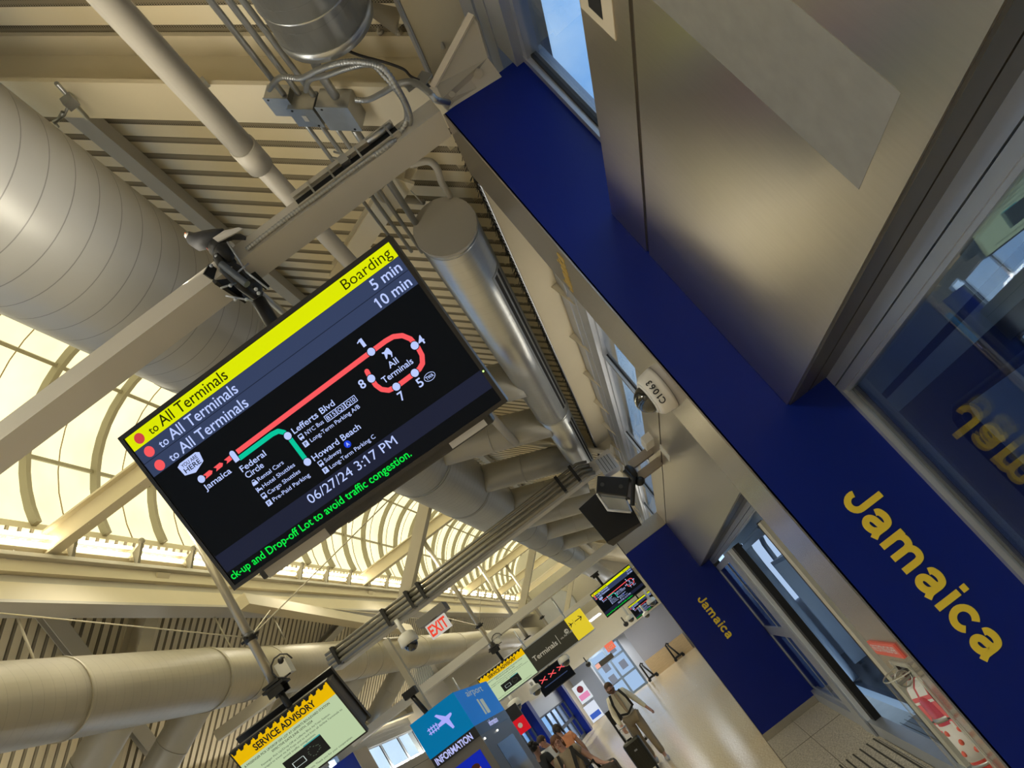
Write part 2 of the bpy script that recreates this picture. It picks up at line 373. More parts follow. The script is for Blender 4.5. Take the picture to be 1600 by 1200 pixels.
for y0,y1,n in ((-4.8,2.6,4),(3.2,11.0,5),(11.6,19.4,5),(20.0,25.9,4)):
    clerestory(-1,y0,y1,n,wi); wi+=1
def doorset(s,y0,y1,lites,idx,top=.31,opening=None,rail=True,sw=.07):
    X=lambda x: x if s>0 else 2*XC-x
    mb=MB()
    def bx(m,x0,x1,a,c,z0,z1,mi=0):
        q,r=sorted((X(x0),X(x1))); m.box(q,r,a,c,z0,z1,mi)
    bx(mb,.900,.95,y0,y1,top-.042,top-.002); bx(mb,.902,.95,y0,y1,top-.076,top-.046); bx(mb,.912,.95,y0,y1,top-.088,top-.076); bx(mb,.86,.97,y0,y1,FZ,FZ+.16)
    fr=struct(mb.build('door_%d'%idx,[alu]))
    gm=MB(); st=MB(); rb=MB()
    for a,c in lites:
        bx(st,.90,.95,a,a+sw,FZ+.1,top-.07); bx(st,.90,.95,c-sw,c,FZ+.1,top-.07)
        bx(rb,.925,.945,a+sw,a+sw+.015,FZ+.16,top-.08); bx(rb,.925,.945,c-sw-.015,c-sw,FZ+.16,top-.08)
        if rail: bx(st,.88,.94,a,c,FZ+1.0,FZ+1.12)
        bx(gm,.918,.924,a+sw,c-sw,FZ+.14,top-.08); bx(gm,.942,.948,a+sw,c-sw,FZ+.14,top-.08)
    if st.v: st.build('stile',[alu],fr); rb.build('gasket',[rubber],fr); gm.build('glass_pane',[clear],fr)
    return fr
doorset(1,-4.8,2.69,[(-4.8,-2.3),(-2.3,.2),(.2,2.69)],1,rail=False,sw=.028)
# the far door set beside the near pier: sidelight by the far pier, wide jamb, open sliding doorway
d2=doorset(1,3.14,11.6,[(3.14,4.0)],2)
m=MB(); m.box(.905,.935,8.9,11.6,.10,.18); m.box(.905,.935,8.9,11.6,FZ+1.0,FZ+1.13); m.box(.905,.935,8.9,11.6,FZ+.1,FZ+.2); m.box(.905,.935,11.5,11.6,FZ+.1,.18); m.box(.910,.93,10.05,10.09,FZ+.1,.18); m.build('stile',[alu],d2)
m=MB(); m.box(.915,.921,8.9,11.55,FZ+.14,.15); m.build('glass_pane',[glass('side_glass',(.5,.6,.75),0,2.6)],d2)
m=MB(); m.box(.90,.95,5.86,6.0,FZ,.15); m.build('leaf_edge',[mat('leaf_cream',(.62,.58,.46),.4)],d2); m=MB(); m.box(.90,.94,6.0,6.05,FZ,.16); m.build('seal',[rubber],d2)
b=MB(); b.box(.84,.98,8.45,8.9,FZ,.18); b.build('jamb',[alu],d2)
b=MB(); b.box(.90,.97,8.22,8.40,FZ,.18); b.build('seal',[rubber],d2)
b=MB(); b.box(.86,.93,8.40,8.45,FZ,.18); b.build('jamb_edge',[mat('white_edge',(.7,.75,.8),.3)],d2)
k=3
for y0,y1 in ((12.5,20.3),(21.2,28.6),(29.5,35.2)):
    n=6; st=(y1-y0)/n; doorset(1,y0,y1,[(y0+i*st,y0+(i+1)*st) for i in range(n)],k); k+=1
for y0,y1 in ((-4.8,2.6),(3.2,11.2),(12.1,19.6),(20.5,25.9)):
    n=6; st=(y1-y0)/n; doorset(-1,y0,y1,[(y0+i*st,y0+(i+1)*st) for i in range(n)],k); k+=1
# ================================================================ DOOR HEADERS (stainless boxes over the doors)
def header(s,y0,y1,label,joints=(),grp='stainless headers over the platform doors'):
    X=lambda x: x if s>0 else 2*XC-x
    t=thing('door_header',label,'header',(X(.9),y0,.313),grp)
    zj=1.054
    def bx(m,x0,x1,a,c,z0,z1,mi=0):
        q,r=sorted((X(x0),X(x1))); m.box(q,r,a,c,z0,z1,mi)
    m=MB(); bx(m,.745,.90,y0,y1,.318,1.265); m.build('casing',[bronze],t)
    m=MB(); bx(m,.738,.746,y0,y1,.313,zj-.008); m.build('lower_face_panel',[steelh],t)
    m=MB(); bx(m,.738,.746,y0,y1,zj+.008,1.27); m.build('upper_face_panel',[steelh],t)
    m=MB(); bx(m,.739,.90,y0,y1,1.262,1.272); m.build('top_flashing',[steelh],t)
    m=MB(); bx(m,.745,.82,y0,y1,.306,.313); bx(m,.828,.90,y0,y1,.306,.313); m.build('soffit_plate',[bronze],t)
    return t
h1=header(1,-4.8,2.688,'large brushed stainless header panel filling the top right, beside the near blue pier')
h2=header(1,3.142,11.598,'stainless header between the two blue Jamaica piers, with cameras bracketed on it')
header(1,12.5,20.2,'stainless header just beyond the far blue pier on the right wall')
for i,(y0,y1) in enumerate(((-4.8,2.6),(3.2,11.2),(12.1,19.6),(20.5,25.9))):
    header(-1,y0,y1,['stainless header on the left wall outside the frame, nearest','stainless header on the left wall, second from the near end','stainless header on the left wall behind the information kiosk','stainless header on the left wall behind the second service advisory screen','stainless header on the left wall above the farthest doors'][i])
# label and tape mark on the near header
tl=P(907,0,x=.737); 
m=MB(); r0=P(905,0,x=.737);r1=P(963,63,x=.737); y_a=r1.y; z_a=r1.z
m.box(.7345,.7375,y_a-.32,y_a,z_a,z_a+.14,0); m.box(.7335,.7345,y_a-.26,y_a-.035,z_a+.045,z_a+.10,1)
m.build('sticker',[mat('cream_sticker',(.72,.64,.48),.5),dark],h1)
tp=[P(1342,296,x=.7375),P(1408,145,x=.7375)]
p0,p1=tp
m=MB(); m.box(.7372,.7379,p1.y,p0.y,p0.z,p0.z+.62); m.build('tape_residue',[mat('dull_residue',(.36,.35,.32),.55,.8,noise=.15,nscale=22)],h1)
# ================================================================ BLUE PIERS
def pier(s,y0,y1,xl,ztop,label,txt=None,side=True,niche=False,band=None,grp='blue enamel piers along the platform walls'):
    X=lambda x: x if s>0 else 2*XC-x
    t=thing('pier',label,'pier',(X((xl+1.0)/2),y0,FZ),grp)
    def bx(m,x0,x1,a,c,z0,z1,mi=0):
        q,r=sorted((X(x0),X(x1))); m.box(q,r,a,c,z0,z1,mi)
    xr=1.0; zt=band if band else ztop
    m=MB(); bx(m,xl+.006,.90,y0,y0+.008,FZ+.10,zt); 
    if ztop>1.3: bx(m,xl+.006,.828,y0,y0+.008,zt,zt) 
    m.build('blue_panel',[blue],t)
    m=MB(); bx(m,xl+.02,xr,y0+.01,y1,FZ,ztop)
    if not niche: m.build('core',[bronze],t)
    m2=MB()
    if niche:
        # steel side face with a cut out for the extinguisher cabinet
        ya,yb,za,zb=2.80,3.02,-1.45,-.535
        for q in ((y0,y1,zb,ztop),(y0,y1,FZ,za),(y0,ya,za,zb),(yb,y1,za,zb)): bx(m2,xl,xl+.012,*q)
        m=MB(); bx(m,xl+.012,xr,y0+.01,y1,zb,ztop); bx(m,xl+.012,xr,y0+.01,y1,FZ,za); bx(m,xl+.16,xr,y0+.01,y1,za,zb); bx(m,xl+.012,xl+.16,y0+.01,ya,za,zb); bx(m,xl+.012,xl+.16,yb,y1,za,zb); m.build('core',[alu],t)
    else: bx(m2,xl,xl+.012,y0,y1,FZ,ztop)
    m2.build('side_panel',[steelp],t)
    m=MB(); bx(m,xl-.004,.9,y0-.004,y0+.02,FZ,FZ+.10); m.build('kick_plate',[steel],t)
    if band:
        m=MB(); bx(m,xl,.74,y0,y0+.01,band+.004,ztop); m.build('top_band',[steel],t)
    return t
p1=pier(1,2.69,3.14,.499,2.09,'nearest blue pier with large yellow Jamaica running down its face','Jamaica',niche=True)
p2=pier(1,11.6,12.5,0.0,1.27,'second blue pier with small looking yellow Jamaica, beside the sliding doorway',band=1.054)
pier(1,20.3,21.2,0.0,1.27,'third right pier, hidden behind the second blue pier',band=1.054)
pn=['left wall blue pier nearest the camera, mostly outside the frame','left wall blue pier left of the information kiosk','left wall blue pier behind the second advisory screen','left wall blue pier beyond the waiting group','farthest left wall blue pier near the lit advertisement']
for i,(y0,y1) in enumerate(((2.6,3.2),(11.2,12.1),(19.6,20.5))): pier(-1,y0,y1,.3,2.0 if i<4 else .85,pn[i])
# lettering: the vertical word reads downwards
m=MB(); q0=P(1313,782,y=2.686); bold(m,'Jamaica',q0,V(0,0,-1),V(1,0,0),q0.z-P(1541,1034,y=2.686).z); m.build('lettering',[yel],p1)
m=MB(); q=P(1089,937,y=11.596); bold(m,'Jamaica',q,V(0,0,-1),V(1,0,0),q.z-P(1134,1001,y=11.596).z); m.build('lettering',[yel],p2)
q=P(896,459,x=.497); q2=P(874,399,x=.497)
m=MB(); bold(m,'Jamaica',q,V(0,-1,0),V(0,0,1),q.y-q2.y); m.build('side_lettering',[yelk],p1)
m=MB(); m.box(.492,.499,2.75,3.1,-.505,-.455,0); text(m,'FIRE EXTINGUISHER',V(.4915,3.08,-.489),V(0,-1,0),V(0,0,1),width=.31,mi=1,off=.01); m.build('red_label',[redl,white],p1)
# left wall interior fill under headers
# ================================================================ ROOF STEEL
g='sloping rafters under the roof deck'
def rafter(s,y,label,x0=.66,x1=-2.0,dp=.3,wd=.31):
    X=lambda x: x if s>0 else 2*XC-x
    # bottom flange face lies on x+z=2.98 (right side)
    o=dp/2*.7071
    a=Vector((X(x0),y,2.98-x0)); c=Vector((X(x1),y,2.98-x1)); n=Vector((.7071*s,0,.7071))*(dp/2)
    mb=MB(); mb.ibeam(a+n,c+n,wd,dp,up=n,tf=.024,tw=.016); return tag(mb.build('roof_rafter',cream),label,'rafter',g)
RY=[3.05,11.15,19.95,28.5]
nm=['over the junction boxes at the top','above the conduit rack beam','above the second crossing tie beam','near the far bulkhead']
for y,l in zip(RY,nm): rafter(1,y,'cream sloping roof rafter '+l,x0=.70)
for y,l in zip(RY,nm): rafter(-1,y,'left slope rafter opposite the one '+l)
# purlin bridging strip at the deck edge beside the big duct
b=MB(); b.bar((-1.04,3.22,4.29),(-1.04,35,4.29),.16,.012,up=(1,0,1)); b.bar((-.97,3.22,4.3),(-.97,35,4.3),.012,.07,up=(1,0,1))
tag(b.build('edge_angle',creamg),'long flat grey angle strip along the deck edge above the big duct','angle strip')
# skylight arches
ar0=None
i=0; y=A0Y-AP*9
while y<43.6:
    if ar0 is None:
        mb=MB(); n=24
        for k_ in range(n):
            a0=math.pi*k_/n;a1=math.pi*(k_+1)/n
            q=[]
            for a in(a0,a1):
                for r in(RV-.13,RV-.015):
                    for dy in(-.042,.042): q.append(vp(a,y+dy,r))
            mb.add(q,[(0,1,3,2),(4,6,7,5),(0,4,5,1),(2,3,7,6),(0,2,6,4),(1,5,7,3)],0,False)
        ar0=tag(mb.build('skylight_arch',mat('arch_paint',(.30,.27,.185),.5)),'curved cream arch rib under the glowing barrel skylight','arch rib','arch ribs of the barrel skylight'); ay=y
    else:
        c=ar0.copy(); C.objects.link(c); c.location=ar0.location+Vector((0,y-ay,0)); c['label']=ar0['label']
    y+=AP
for a,l in ((math.radians(150),'lowest on the left'),(math.radians(112),'left of the crown'),(math.radians(68),'right of the crown'),(math.radians(30),'lowest on the right')):
    b=MB(); b.bar(vp(a,Y0,RV-.05),vp(a,43.9,RV-.05),.05,.05,up=vp(a,0,1)-vp(a,0,0)); tag(b.build('skylight_purlin',MT['arch_paint']),'straight rail running along the barrel skylight, '+l,'rail','rails along the skylight')
# curb fascia beams on both sides
def curb(s,label):
    X=lambda x: x if s<0 else 2*XC-x
    t=thing('skylight_curb',label,'curb beam',(X(-5.87),Y0,4.35))
    def sl(m,pts,mi=0):
        m.ext([Vector((X(x),Y0,z)) for x,z in pts],(0,43.95-Y0,0),mi)
    m=MB(); sl(m,[(-5.86,5.42),(-5.80,5.42),(-5.80,5.36),(-5.86,5.36)]); sl(m,[(-5.98,5.62),(-5.90,5.62),(-5.90,5.10),(-5.98,5.10)]); m.build('glazing_sill',[cream],t)
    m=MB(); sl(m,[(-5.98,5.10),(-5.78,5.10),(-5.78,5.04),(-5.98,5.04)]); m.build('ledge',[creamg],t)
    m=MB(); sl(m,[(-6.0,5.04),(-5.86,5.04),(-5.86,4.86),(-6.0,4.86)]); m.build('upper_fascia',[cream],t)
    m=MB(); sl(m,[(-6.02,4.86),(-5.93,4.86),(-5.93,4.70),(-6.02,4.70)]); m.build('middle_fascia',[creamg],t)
    m=MB(); sl(m,[(-6.1,4.72),(-5.88,4.72),(-5.88,4.46),(-6.1,4.46)]); m.build('lower_fascia',[cream],t)
    m=MB(); sl(m,[(-6.16,4.46),(-5.86,4.46),(-5.86,4.42),(-6.16,4.42)]); m.build('bottom_flange',[creamg],t)
    return t
curb(-1,'stepped cream curb beam along the left foot of the skylight'); curb(1,'stepped cream curb beam along the right foot of the skylight, behind the big duct')
# fluorescent strip lights along the curbs
tube=emis('fluorescent_tube',(1,.90,.64),11)
fx=None
for s in(-1,1):
    X=lambda x: x if s<0 else 2*XC-x
    y=-2.9; j=0
    while y<42.5:
        if fx is None or s==1 and j==0:
            t=thing('strip_light','twin fluorescent strip light glowing on the %s skylight curb'%('left' if s<0 else 'right'),'strip light',(X(-5.75),y,5.2),'strip lights along the %s curb'%('left' if s<0 else 'right'))
            m=MB(); m.tube([(X(-5.70),y+.05,5.30),(X(-5.70),y+1.2,5.30)],.022,8); m.tube([(X(-5.78),y+.05,5.24),(X(-5.78),y+1.2,5.24)],.022,8); m.build('tube',[tube],t)
            m=MB(); m.bar((X(-5.86),y,5.06),(X(-5.60),y,5.37),.05,.06,up=(0,1,0)); m.ext([(X(-5.86),y-.01,5.06),(X(-5.60),y-.01,5.37),(X(-5.80),y-.01,5.30)],(0,.02,0)); m.ball((X(-5.60),y,5.37),.05,seg=10,ring=6); m.build('bracket',[mat('bracket_paint',(.30,.28,.22),.5)],t)
            m=MB(); m.box(min(X(-5.9),X(-5.80)),max(X(-5.9),X(-5.80)),y+.02,y+1.23,5.19,5.26); m.build('housing',[cream],t)
            fx=t; base=y
        else: dup(fx,(fx.location.x,y,fx.location.z),fx['label'])
        y+=1.35; j+=1
# transverse ties across the skylight foot, kingposts with turnbuckle rods
tn=['nearest the camera, behind the big screen','second, above the conduit rack','third, over the EXIT sign','fourth, over the second advisory screen','fifth','sixth, farthest']
TY=[3.5,8.95,14.35,19.8,25.0,30.4,35.8,41.0]
tn=['behind the big duct at the top left','behind the upper left corner of the big screen','behind the big screen centre','above the conduit rack','above the second advisory screen','third from the far gable','second from the far gable','nearest the far gable']
for y,l in zip(TY,tn):
    if y<8: continue
    b=MB(); b.ibeam((-5.88,y,5.30),(-1.93,y,5.30),.22,.30,tf=.025,tw=.015)
    for x in (-5.2,-4.4,-3.4,-2.6): b.tube([(x,y-.06,5.15),(x,y-.06,5.14)],.014,8)
    tag(b.build('skylight_tie',cream),'cream tie beam crossing under the skylight '+l,'tie beam','tie beams under the skylight')
# lower tie beams across the hall
def tiebeam(y0,y1,z0,z1,x0,x1,label):
    b=MB(); b.box(x0,x1,y0,y1,z0,z1); return tag(b.build('cross_beam',mat('beam_paint',(.60,.57,.50),.45,noise=.05,nscale=3)),label,'beam')
tiebeam(2.67,2.85,2.1,2.175,-8.1,.497,'long grey cream box beam crossing above the big screen to the near pier')
tiebeam(10.72,10.95,2.09,2.25,-4.1,.7,'grey cross beam carrying the rack of parallel conduits')
tiebeam(19.75,20.05,2.1,2.30,-8.1,.7,'cream truss bottom beam crossing behind the second advisory screen')
tiebeam(28.4,28.7,2.1,2.30,-8.1,.7,'cream truss bottom beam crossing in the far distance above the direction sign')
for y,l in ((10.83,'rising from the conduit rack beam'),(19.9,'rising from the far truss bottom beam'),(28.55,'rising from the most distant truss beam')):
    for s in(1,):
        X=lambda x: x if s>0 else 2*XC-x
        b=MB(); b.bar((X(-2.94),y,2.2),(X(-1.05),y,3.95),.16,.16,up=(0,1,0)); tag(b.build('truss_diagonal',cream),'cream diagonal strut on the %s side %s'%('right' if s>0 else 'left',l),'strut')
# left slope diagonal brace in the deck plane
b=MB(); b.ibeam((-5.9,8.2,5.1),(-7.9,12.4,3.1),.22,.16,up=(-.7,0,.7),tf=.02); tag(b.build('roof_brace',creamg),'dark diagonal brace crossing the left roof deck above the left duct','brace')
b=MB(); b.ibeam((-6.2,19.6,4.8),(-7.6,15.6,3.3),.22,.16,up=(-.7,0,.7),tf=.02); tag(b.build('roof_brace',creamg),'diagonal brace on the left roof deck farther along the left duct','brace')
# right slope knee member seen between ribs behind the screen
b=MB(); b.ibeam(P(632,268,c=3.1),P(530,425,c=3.1),.14,.12,up=(.7,0,.7),tf=.02); tag(b.build('roof_brace',cream),'cream brace on the right roof deck above the screen corner','brace')
# ---- eave beam along the right and left walls
def eave(s,label):
    X=lambda x: x if s>0 else 2*XC-x
    t=thing('eave_beam',label,'eave beam',(X(.8),Y0,2.45))
    def bx(m,x0,x1,y0,y1,z0,z1,mi=0):
        q,r=sorted((X(x0),X(x1))); m.box(q,r,y0,y1,z0,z1,mi)
    m=MB(); bx(m,.62,.98,Y0,43.95,2.46,2.49); bx(m,.62,.98,Y0,43.95,2.80,2.83); m.build('flange',[cream],t)
    m=MB(); bx(m,.79,.81,Y0,43.95,2.49,2.80); m.build('web',[cream],t)
    m=MB(); bx(m,.855,.96,Y0,43.95,2.2,2.46); bx(m,.845,.96,Y0,43.95,2.30,2.33); m.build('head_trim',[alu],t)
    m=MB(); bx(m,.605,.615,Y0,43.95,2.45,2.50); m.build('edge_rail',[alu],t)
    return t
e1=eave(1,'yellowish eave beam above the clerestory windows of the right wall'); e2=eave(-1,'eave beam above the left wall windows')
y=3.3
while y<20:
    m=MB(); m.ext([(.80,y,2.458),(.96,y,2.458),(.86,y,2.22),(.85,y,2.22)],(0,.015,0)); m.build('stiffener',[cream],e1); y+=1.15
# bird spikes on the rail
m=MB(); y=3.2; 
while y<12:
    for k_ in range(3):
        a=random.uniform(-.5,.5); m.bar((.60,y,2.47),(.60-random.uniform(.01,.035),y+a*.03,2.43+random.uniform(-.01,.02)),.003,.003)
    m.box(.597,.606,y-.012,y+.02,2.435,2.475); y+=.055
tag(m.build('bird_spike_strip',[blackm]),'row of dark bird spikes along the edge rail under the right eave','bird spikes')['kind']='stuff'
# upper slope panels over the big duct between deck and curb (seen only above the duct)
# ================================================================ DUCTS
def ring(m,c,r,w,t=.012,seg=40,mi=0):
    x,y,z=c
    pts=[(x+(r+t)*math.cos(2*math.pi*k/seg),y,z+(r+t)*math.sin(2*math.pi*k/seg)) for k in range(seg)]
    m.ext(pts,(0,w,0),mi,True)
BX,BZ=-1.37,3.30
t=thing('round_duct','very large grey spiral duct crossing the upper left, behind the big screen','duct',(BX,Y0,BZ-.46))
m=MB(); m.tube([(BX,Y0,BZ),(BX,13.6,BZ)],.46,64,cap=True); m.build('wide_section',[ductm],t)
m=MB(); m.tube([(BX,13.6,BZ),(BX,14.5,BZ)],[.46,.36],48,cap=False); m.tube([(BX,14.5,BZ),(BX,40,BZ)],.36,48); m.build('narrow_section',[ductm],t)
for y in (2.1,4.45,6.8,9.2,11.4,13.4):
    m=MB(); ring(m,(BX,y,BZ),.46,.035,.006,64); ring(m,(BX,y+.075,BZ),.46,.01,.005,64); m.build('joint_band',[ductm],t)
for y in (14.6,16.4,18.4,20.6,23,26): m=MB(); ring(m,(BX,y,BZ),.36,.04,.012,48); m.build('joint_band',[ductm],t)
LX,LZ=-6.2,3.35
t=thing('round_duct','long cream round duct running along the left wall, lower left of the picture','duct',(LX,Y0,LZ-.46))
m=MB(); m.tube([(LX,Y0,LZ),(LX,11.6,LZ)],.46,56); m.build('wide_section',[ductl],t)
m=MB(); m.tube([(LX,11.6,LZ),(LX,12.6,LZ)],[.46,.42],48,cap=False); m.tube([(LX,12.6,LZ),(LX,43,LZ)],.42,48); m.build('narrow_section',[ductl],t)
for y in (8.5,11.5,12.6,13.4,17.2,18.2,21.9,26): m=MB(); ring(m,(LX,y,LZ),.46 if y<12 else .42,.04,.014,48); m.build('joint_band',[ductl],t)
for y in (9.2,12.3,16.0):
    m=MB(); m.tube([(LX-.30,y,LZ+.28),(LX-.42,y,LZ+.62)],.10,16); m.build('stub',[ductl],t)
def branch(s,y,label,r=.205):
    X=lambda x: x if s>0 else 2*XC-x
    if s>0: a,c=Vector((BX+(.3 if y<14 else .2),y,BZ-.13)),Vector((.335,y,2.58))
    else: a,c=Vector((LX-.2,y,LZ-.1)),Vector((-8.1,y,2.45))
    t=thing('branch_duct',label,'duct',a,'branch ducts')
    m=MB(); d=(c-a); m.tube([a,a+d*.15,a+d*.6,c-d.normalized()*(.1)],[r*1.02,r,r,r*.97],28); m.build('pipe',[mat('duct_plain',(.40,.385,.33),.4,.2,noise=.05,nscale=2)],t)
    m=MB(); p=a+d*.45; m.tube([p,p+d.normalized()*.02],r+.006,28); m.build('seam_band',[MT['duct_plain']],t)
    return t
bl=['half hidden behind the right edge of the big screen','just below the right corner of the big screen','second below the big screen corner','third below the big screen corner','fourth from the big screen','fifth from the big screen','sixth, far along the big duct']
for y,l in zip((7.3,9.1,11.3,13.6,15.6,18.1,21),bl): branch(1,y,'grey branch duct, '+l)
for y,l in zip((9.9,11.7,15.2,18.2,21.4),['nearest the lower left corner','second from the lower left corner','third, behind the nearest advisory screen','fourth, above the EXIT sign side','fifth, above the information kiosk']): branch(-1,y,'left branch duct falling down, '+l,.25)
# silver slot diffuser duct
SX,SZ=.335,2.58
t=thing('slot_diffuser_duct','long silver spiral diffuser duct with blank round end cap, beside the big screen','duct',(SX,4.19,SZ-.2))
m=MB(); m.tube([(SX,4.19,SZ),(SX,8.6,SZ)],.2,48); m.build('near_section',[silv],t)
m=MB(); m.tube([(SX,8.62,SZ),(SX,11.9,SZ)],.185,48); m.build('far_section',[silv],t)
m=MB(); m.tube([(SX,4.17,SZ),(SX,4.20,SZ)],.201,48); m.build('end_cap',[creamg],t)
m=MB(); ring(m,(SX,4.21,SZ),.2,.02,.004,48); ring(m,(SX,8.58,SZ),.2,.05,.006,48); m.build('joint_band',[silv],t)
def slots(t,y0,y1,r):
    for a0,a1,mi,nm in ((22,54,silv,'slot_frame'),(27,35,dark,'slot'),(41,49,dark,'slot')):
        rr=r+(.006 if nm=='slot_frame' else .008); m=MB(); n=5; e=0 if nm=='slot_frame' else .03
        ps=[]
        for r_ in (rr,r-.01):
            for k in (range(n+1) if r_==rr else range(n,-1,-1)):
                a=math.radians(a0+(a1-a0)*k/n); ps.append((SX+r_*math.sin(a),y0+e,SZ-r_*math.cos(a)))
        m.ext(ps,(0,y1-y0-2*e,0)); m.build(nm,[mi],t)
slots(t,4.75,8.35,.2); slots(t,8.95,11.6,.185)
t=thing('slot_diffuser_duct','silver duct end at the very top centre, over the flexible conduits','duct',(SX,-1,SZ-.2))
m=MB(); m.tube([(SX,-1,SZ),(SX,2.40,SZ)],.2,48); m.build('pipe',[silv],t)
m=MB(); ring(m,(SX,2.36,SZ),.2,.05,.006,48); ring(m,(SX,2.2,SZ),.2,.012,.003,48); m.build('joint_band',[silv],t)
# hanging sheet plate beside that duct end
m=MB(); q=[P(567,0,y=2.55),P(625,12,y=2.62),P(617,54,y=2.62),P(568,17,y=2.55)]; m.ext(q,(0.004,0.01,0.0)); tag(m.build('hanger_plate',creamg),'flat grey folded metal plate beside the duct end at the top edge','plate')
# ================================================================ PIPES, CONDUITS, BOXES ON THE NEAR RAFTER
zp=2.62
t=thing('sprinkler_pipe','thick painted grey pipe running diagonally under the rafter at the upper left','pipe',(-.255,0,zp-.06))
m=MB(); m.tube([(-.255,-1,zp),(-.255,2.86,zp)],.056,20); m.tube([(-.25,2.86,zp),(-.235,9,zp)],.046,20); m.build('pipe',[creamg],t)
m=MB(); m.tube([(-.255,2.72,zp),(-.255,2.88,zp)],.062,20); m.build('coupling',[creamg],t)
m=MB(); q=P(345,175,z=zp+.05); m.tube([q,P(320,135,c=2.97)],.006,8); q=P(318,130,c=2.97); m.box(q.x-.018,q.x+.018,q.y-.02,q.y+.02,q.z-.02,q.z+.02); q=P(345,172,z=zp+.05); m.box(q.x-.012,q.x+.012,q.y-.02,q.y+.02,q.z-.012,q.z+.012); m.build('beam_clamp',[galv],t)
q=P(100,150,c=2.96)
m=MB(); a=P(88,130,c=2.95);c_=P(137,185,c=2.95); m.tube([a,c_],.012,10); d_=P(110,160,c=2.90); m.tube([P(112,155,c=2.94),P(100,180,c=2.86),P(86,192,c=2.80)],.008,8); m.box(d_.x-.03,d_.x+.03,d_.y-.03,d_.y+.03,d_.z-.02,d_.z+.03); m.tube([P(98,175,c=2.86),P(92,186,c=2.83),P(84,190,c=2.8),P(90,198,c=2.8)],.01,8)
tag(m.build('duct_hanger',galv),'galvanised hanger rod and beam clamp on the rafter flange by the big duct','hanger')
def flangebox(px,c0,ls,ly,dn,label):
    """box screwed to the sloping flange: px = visible near lower corner on the cover plane"""
    s_=V(.7071,0,-.7071); n_=V(-.7071,0,-.7071)
    p=P(*px,c=c0-1.4142*dn)
    c=p+s_*ls/2+V(0,ly/2,0)-n_*dn/2
    t=thing('junction_box',label,'junction box',c,'junction boxes on the near rafter')
    m=MB(); m.ob(c,s_*ls/2,V(0,ly/2,0),n_*dn/2); m.build('box_body',[galv],t,bevel=.003)
    m=MB(); cc=c+n_*(dn/2+.002); m.ob(cc,s_*(ls/2+.002),V(0,ly/2+.002,0),n_*.002); m.build('cover',[mat('galv_cover',(.36,.40,.44),.4,.7,noise=.12,nscale=20)],t)
    m=MB()
    for a,b_ in((-1,-1),(1,1)): m.disc(cc+s_*ls*.32*a+V(0,ly*.42*b_,0),n_,.006,10,0,t=.005)
    m.build('screw',[blackm],t)
    return t,c
b1,_=flangebox((411,153),2.98,.125,.135,.075,'smallest junction box, leftmost of the three on the rafter')
b2,c2=flangebox((448,170),2.98,.135,.135,.10,'middle junction box with a white label on its cover')
b3,c3=flangebox((492,167),2.98,.165,.18,.10,'largest junction box, rightmost of the three on the rafter')
m=MB(); m.ob(c2+V(-.7071,0,-.7071)*.056,V(.7071,0,-.7071)*.012,V(0,.022,0),V(-.7071,0,-.7071)*.001); m.build('sticker',[white],b2)
def pipe(name,label,pts,r,mt,cat,grp=None,smooth=0,seg=10):
    pts=[Vector(p) for p in pts]
    if smooth:
        out=[]
        n=len(pts)
        for i in range(n-1):
            p0=pts[max(i-1,0)];p1=pts[i];p2=pts[i+1];p3=pts[min(i+2,n-1)]
            for k in range(smooth):
                u=k/smooth; out.append(.5*((2*p1)+(p2-p0)*u+(2*p0-5*p1+4*p2-p3)*u*u+(3*p1-p0-3*p2+p3)*u**3))
        out.append(pts[-1]); pts=out
    m=MB(); m.tube(pts,r,seg); return tag(m.build(name,mt),label,cat,grp)
cg='rigid conduits at the junction boxes'
for (u,l,(eu,ev)) in ((328,'leftmost',(440,143)),(357,'middle',(464,142)),(379,'rightmost',(487,145))):
    e=P(eu,ev,c=2.90); s=P(u,0,z=2.62)
    pipe('conduit','thin rigid conduit dropping from the top edge into the junction boxes, '+l+' of three',[s+(s-e)*.8,s,e,e+V(0,.02,.0)],.0135,galv,'conduit',cg)
pipe('conduit','thick bent conduit from the duct end into the largest junction box',[P(485,55,z=2.5),P(487,75,z=2.55),P(497,108,z=2.62),P(524,150,c=2.90)],.021,galv,'conduit',cg,8,14)
for u,v,u2,v2,l,r in ((480,197,530,262,'leftmost',.011),(503,197,550,255,'second from left',.012),(528,203,556,247,'third from left',.012),(556,205,600,270,'rightmost and thickest',.02)):
    a=P(u,v,c=2.93);e=P(u2,v2,z=a.z); pipe('conduit','short conduit leaving the junction boxes toward the cross beam, '+l,[a-V(0,.02,0),Vector((a.x,a.y+.15,a.z)),Vector((a.x+.0,4.6,a.z-.0))],r,galv,'conduit',cg)
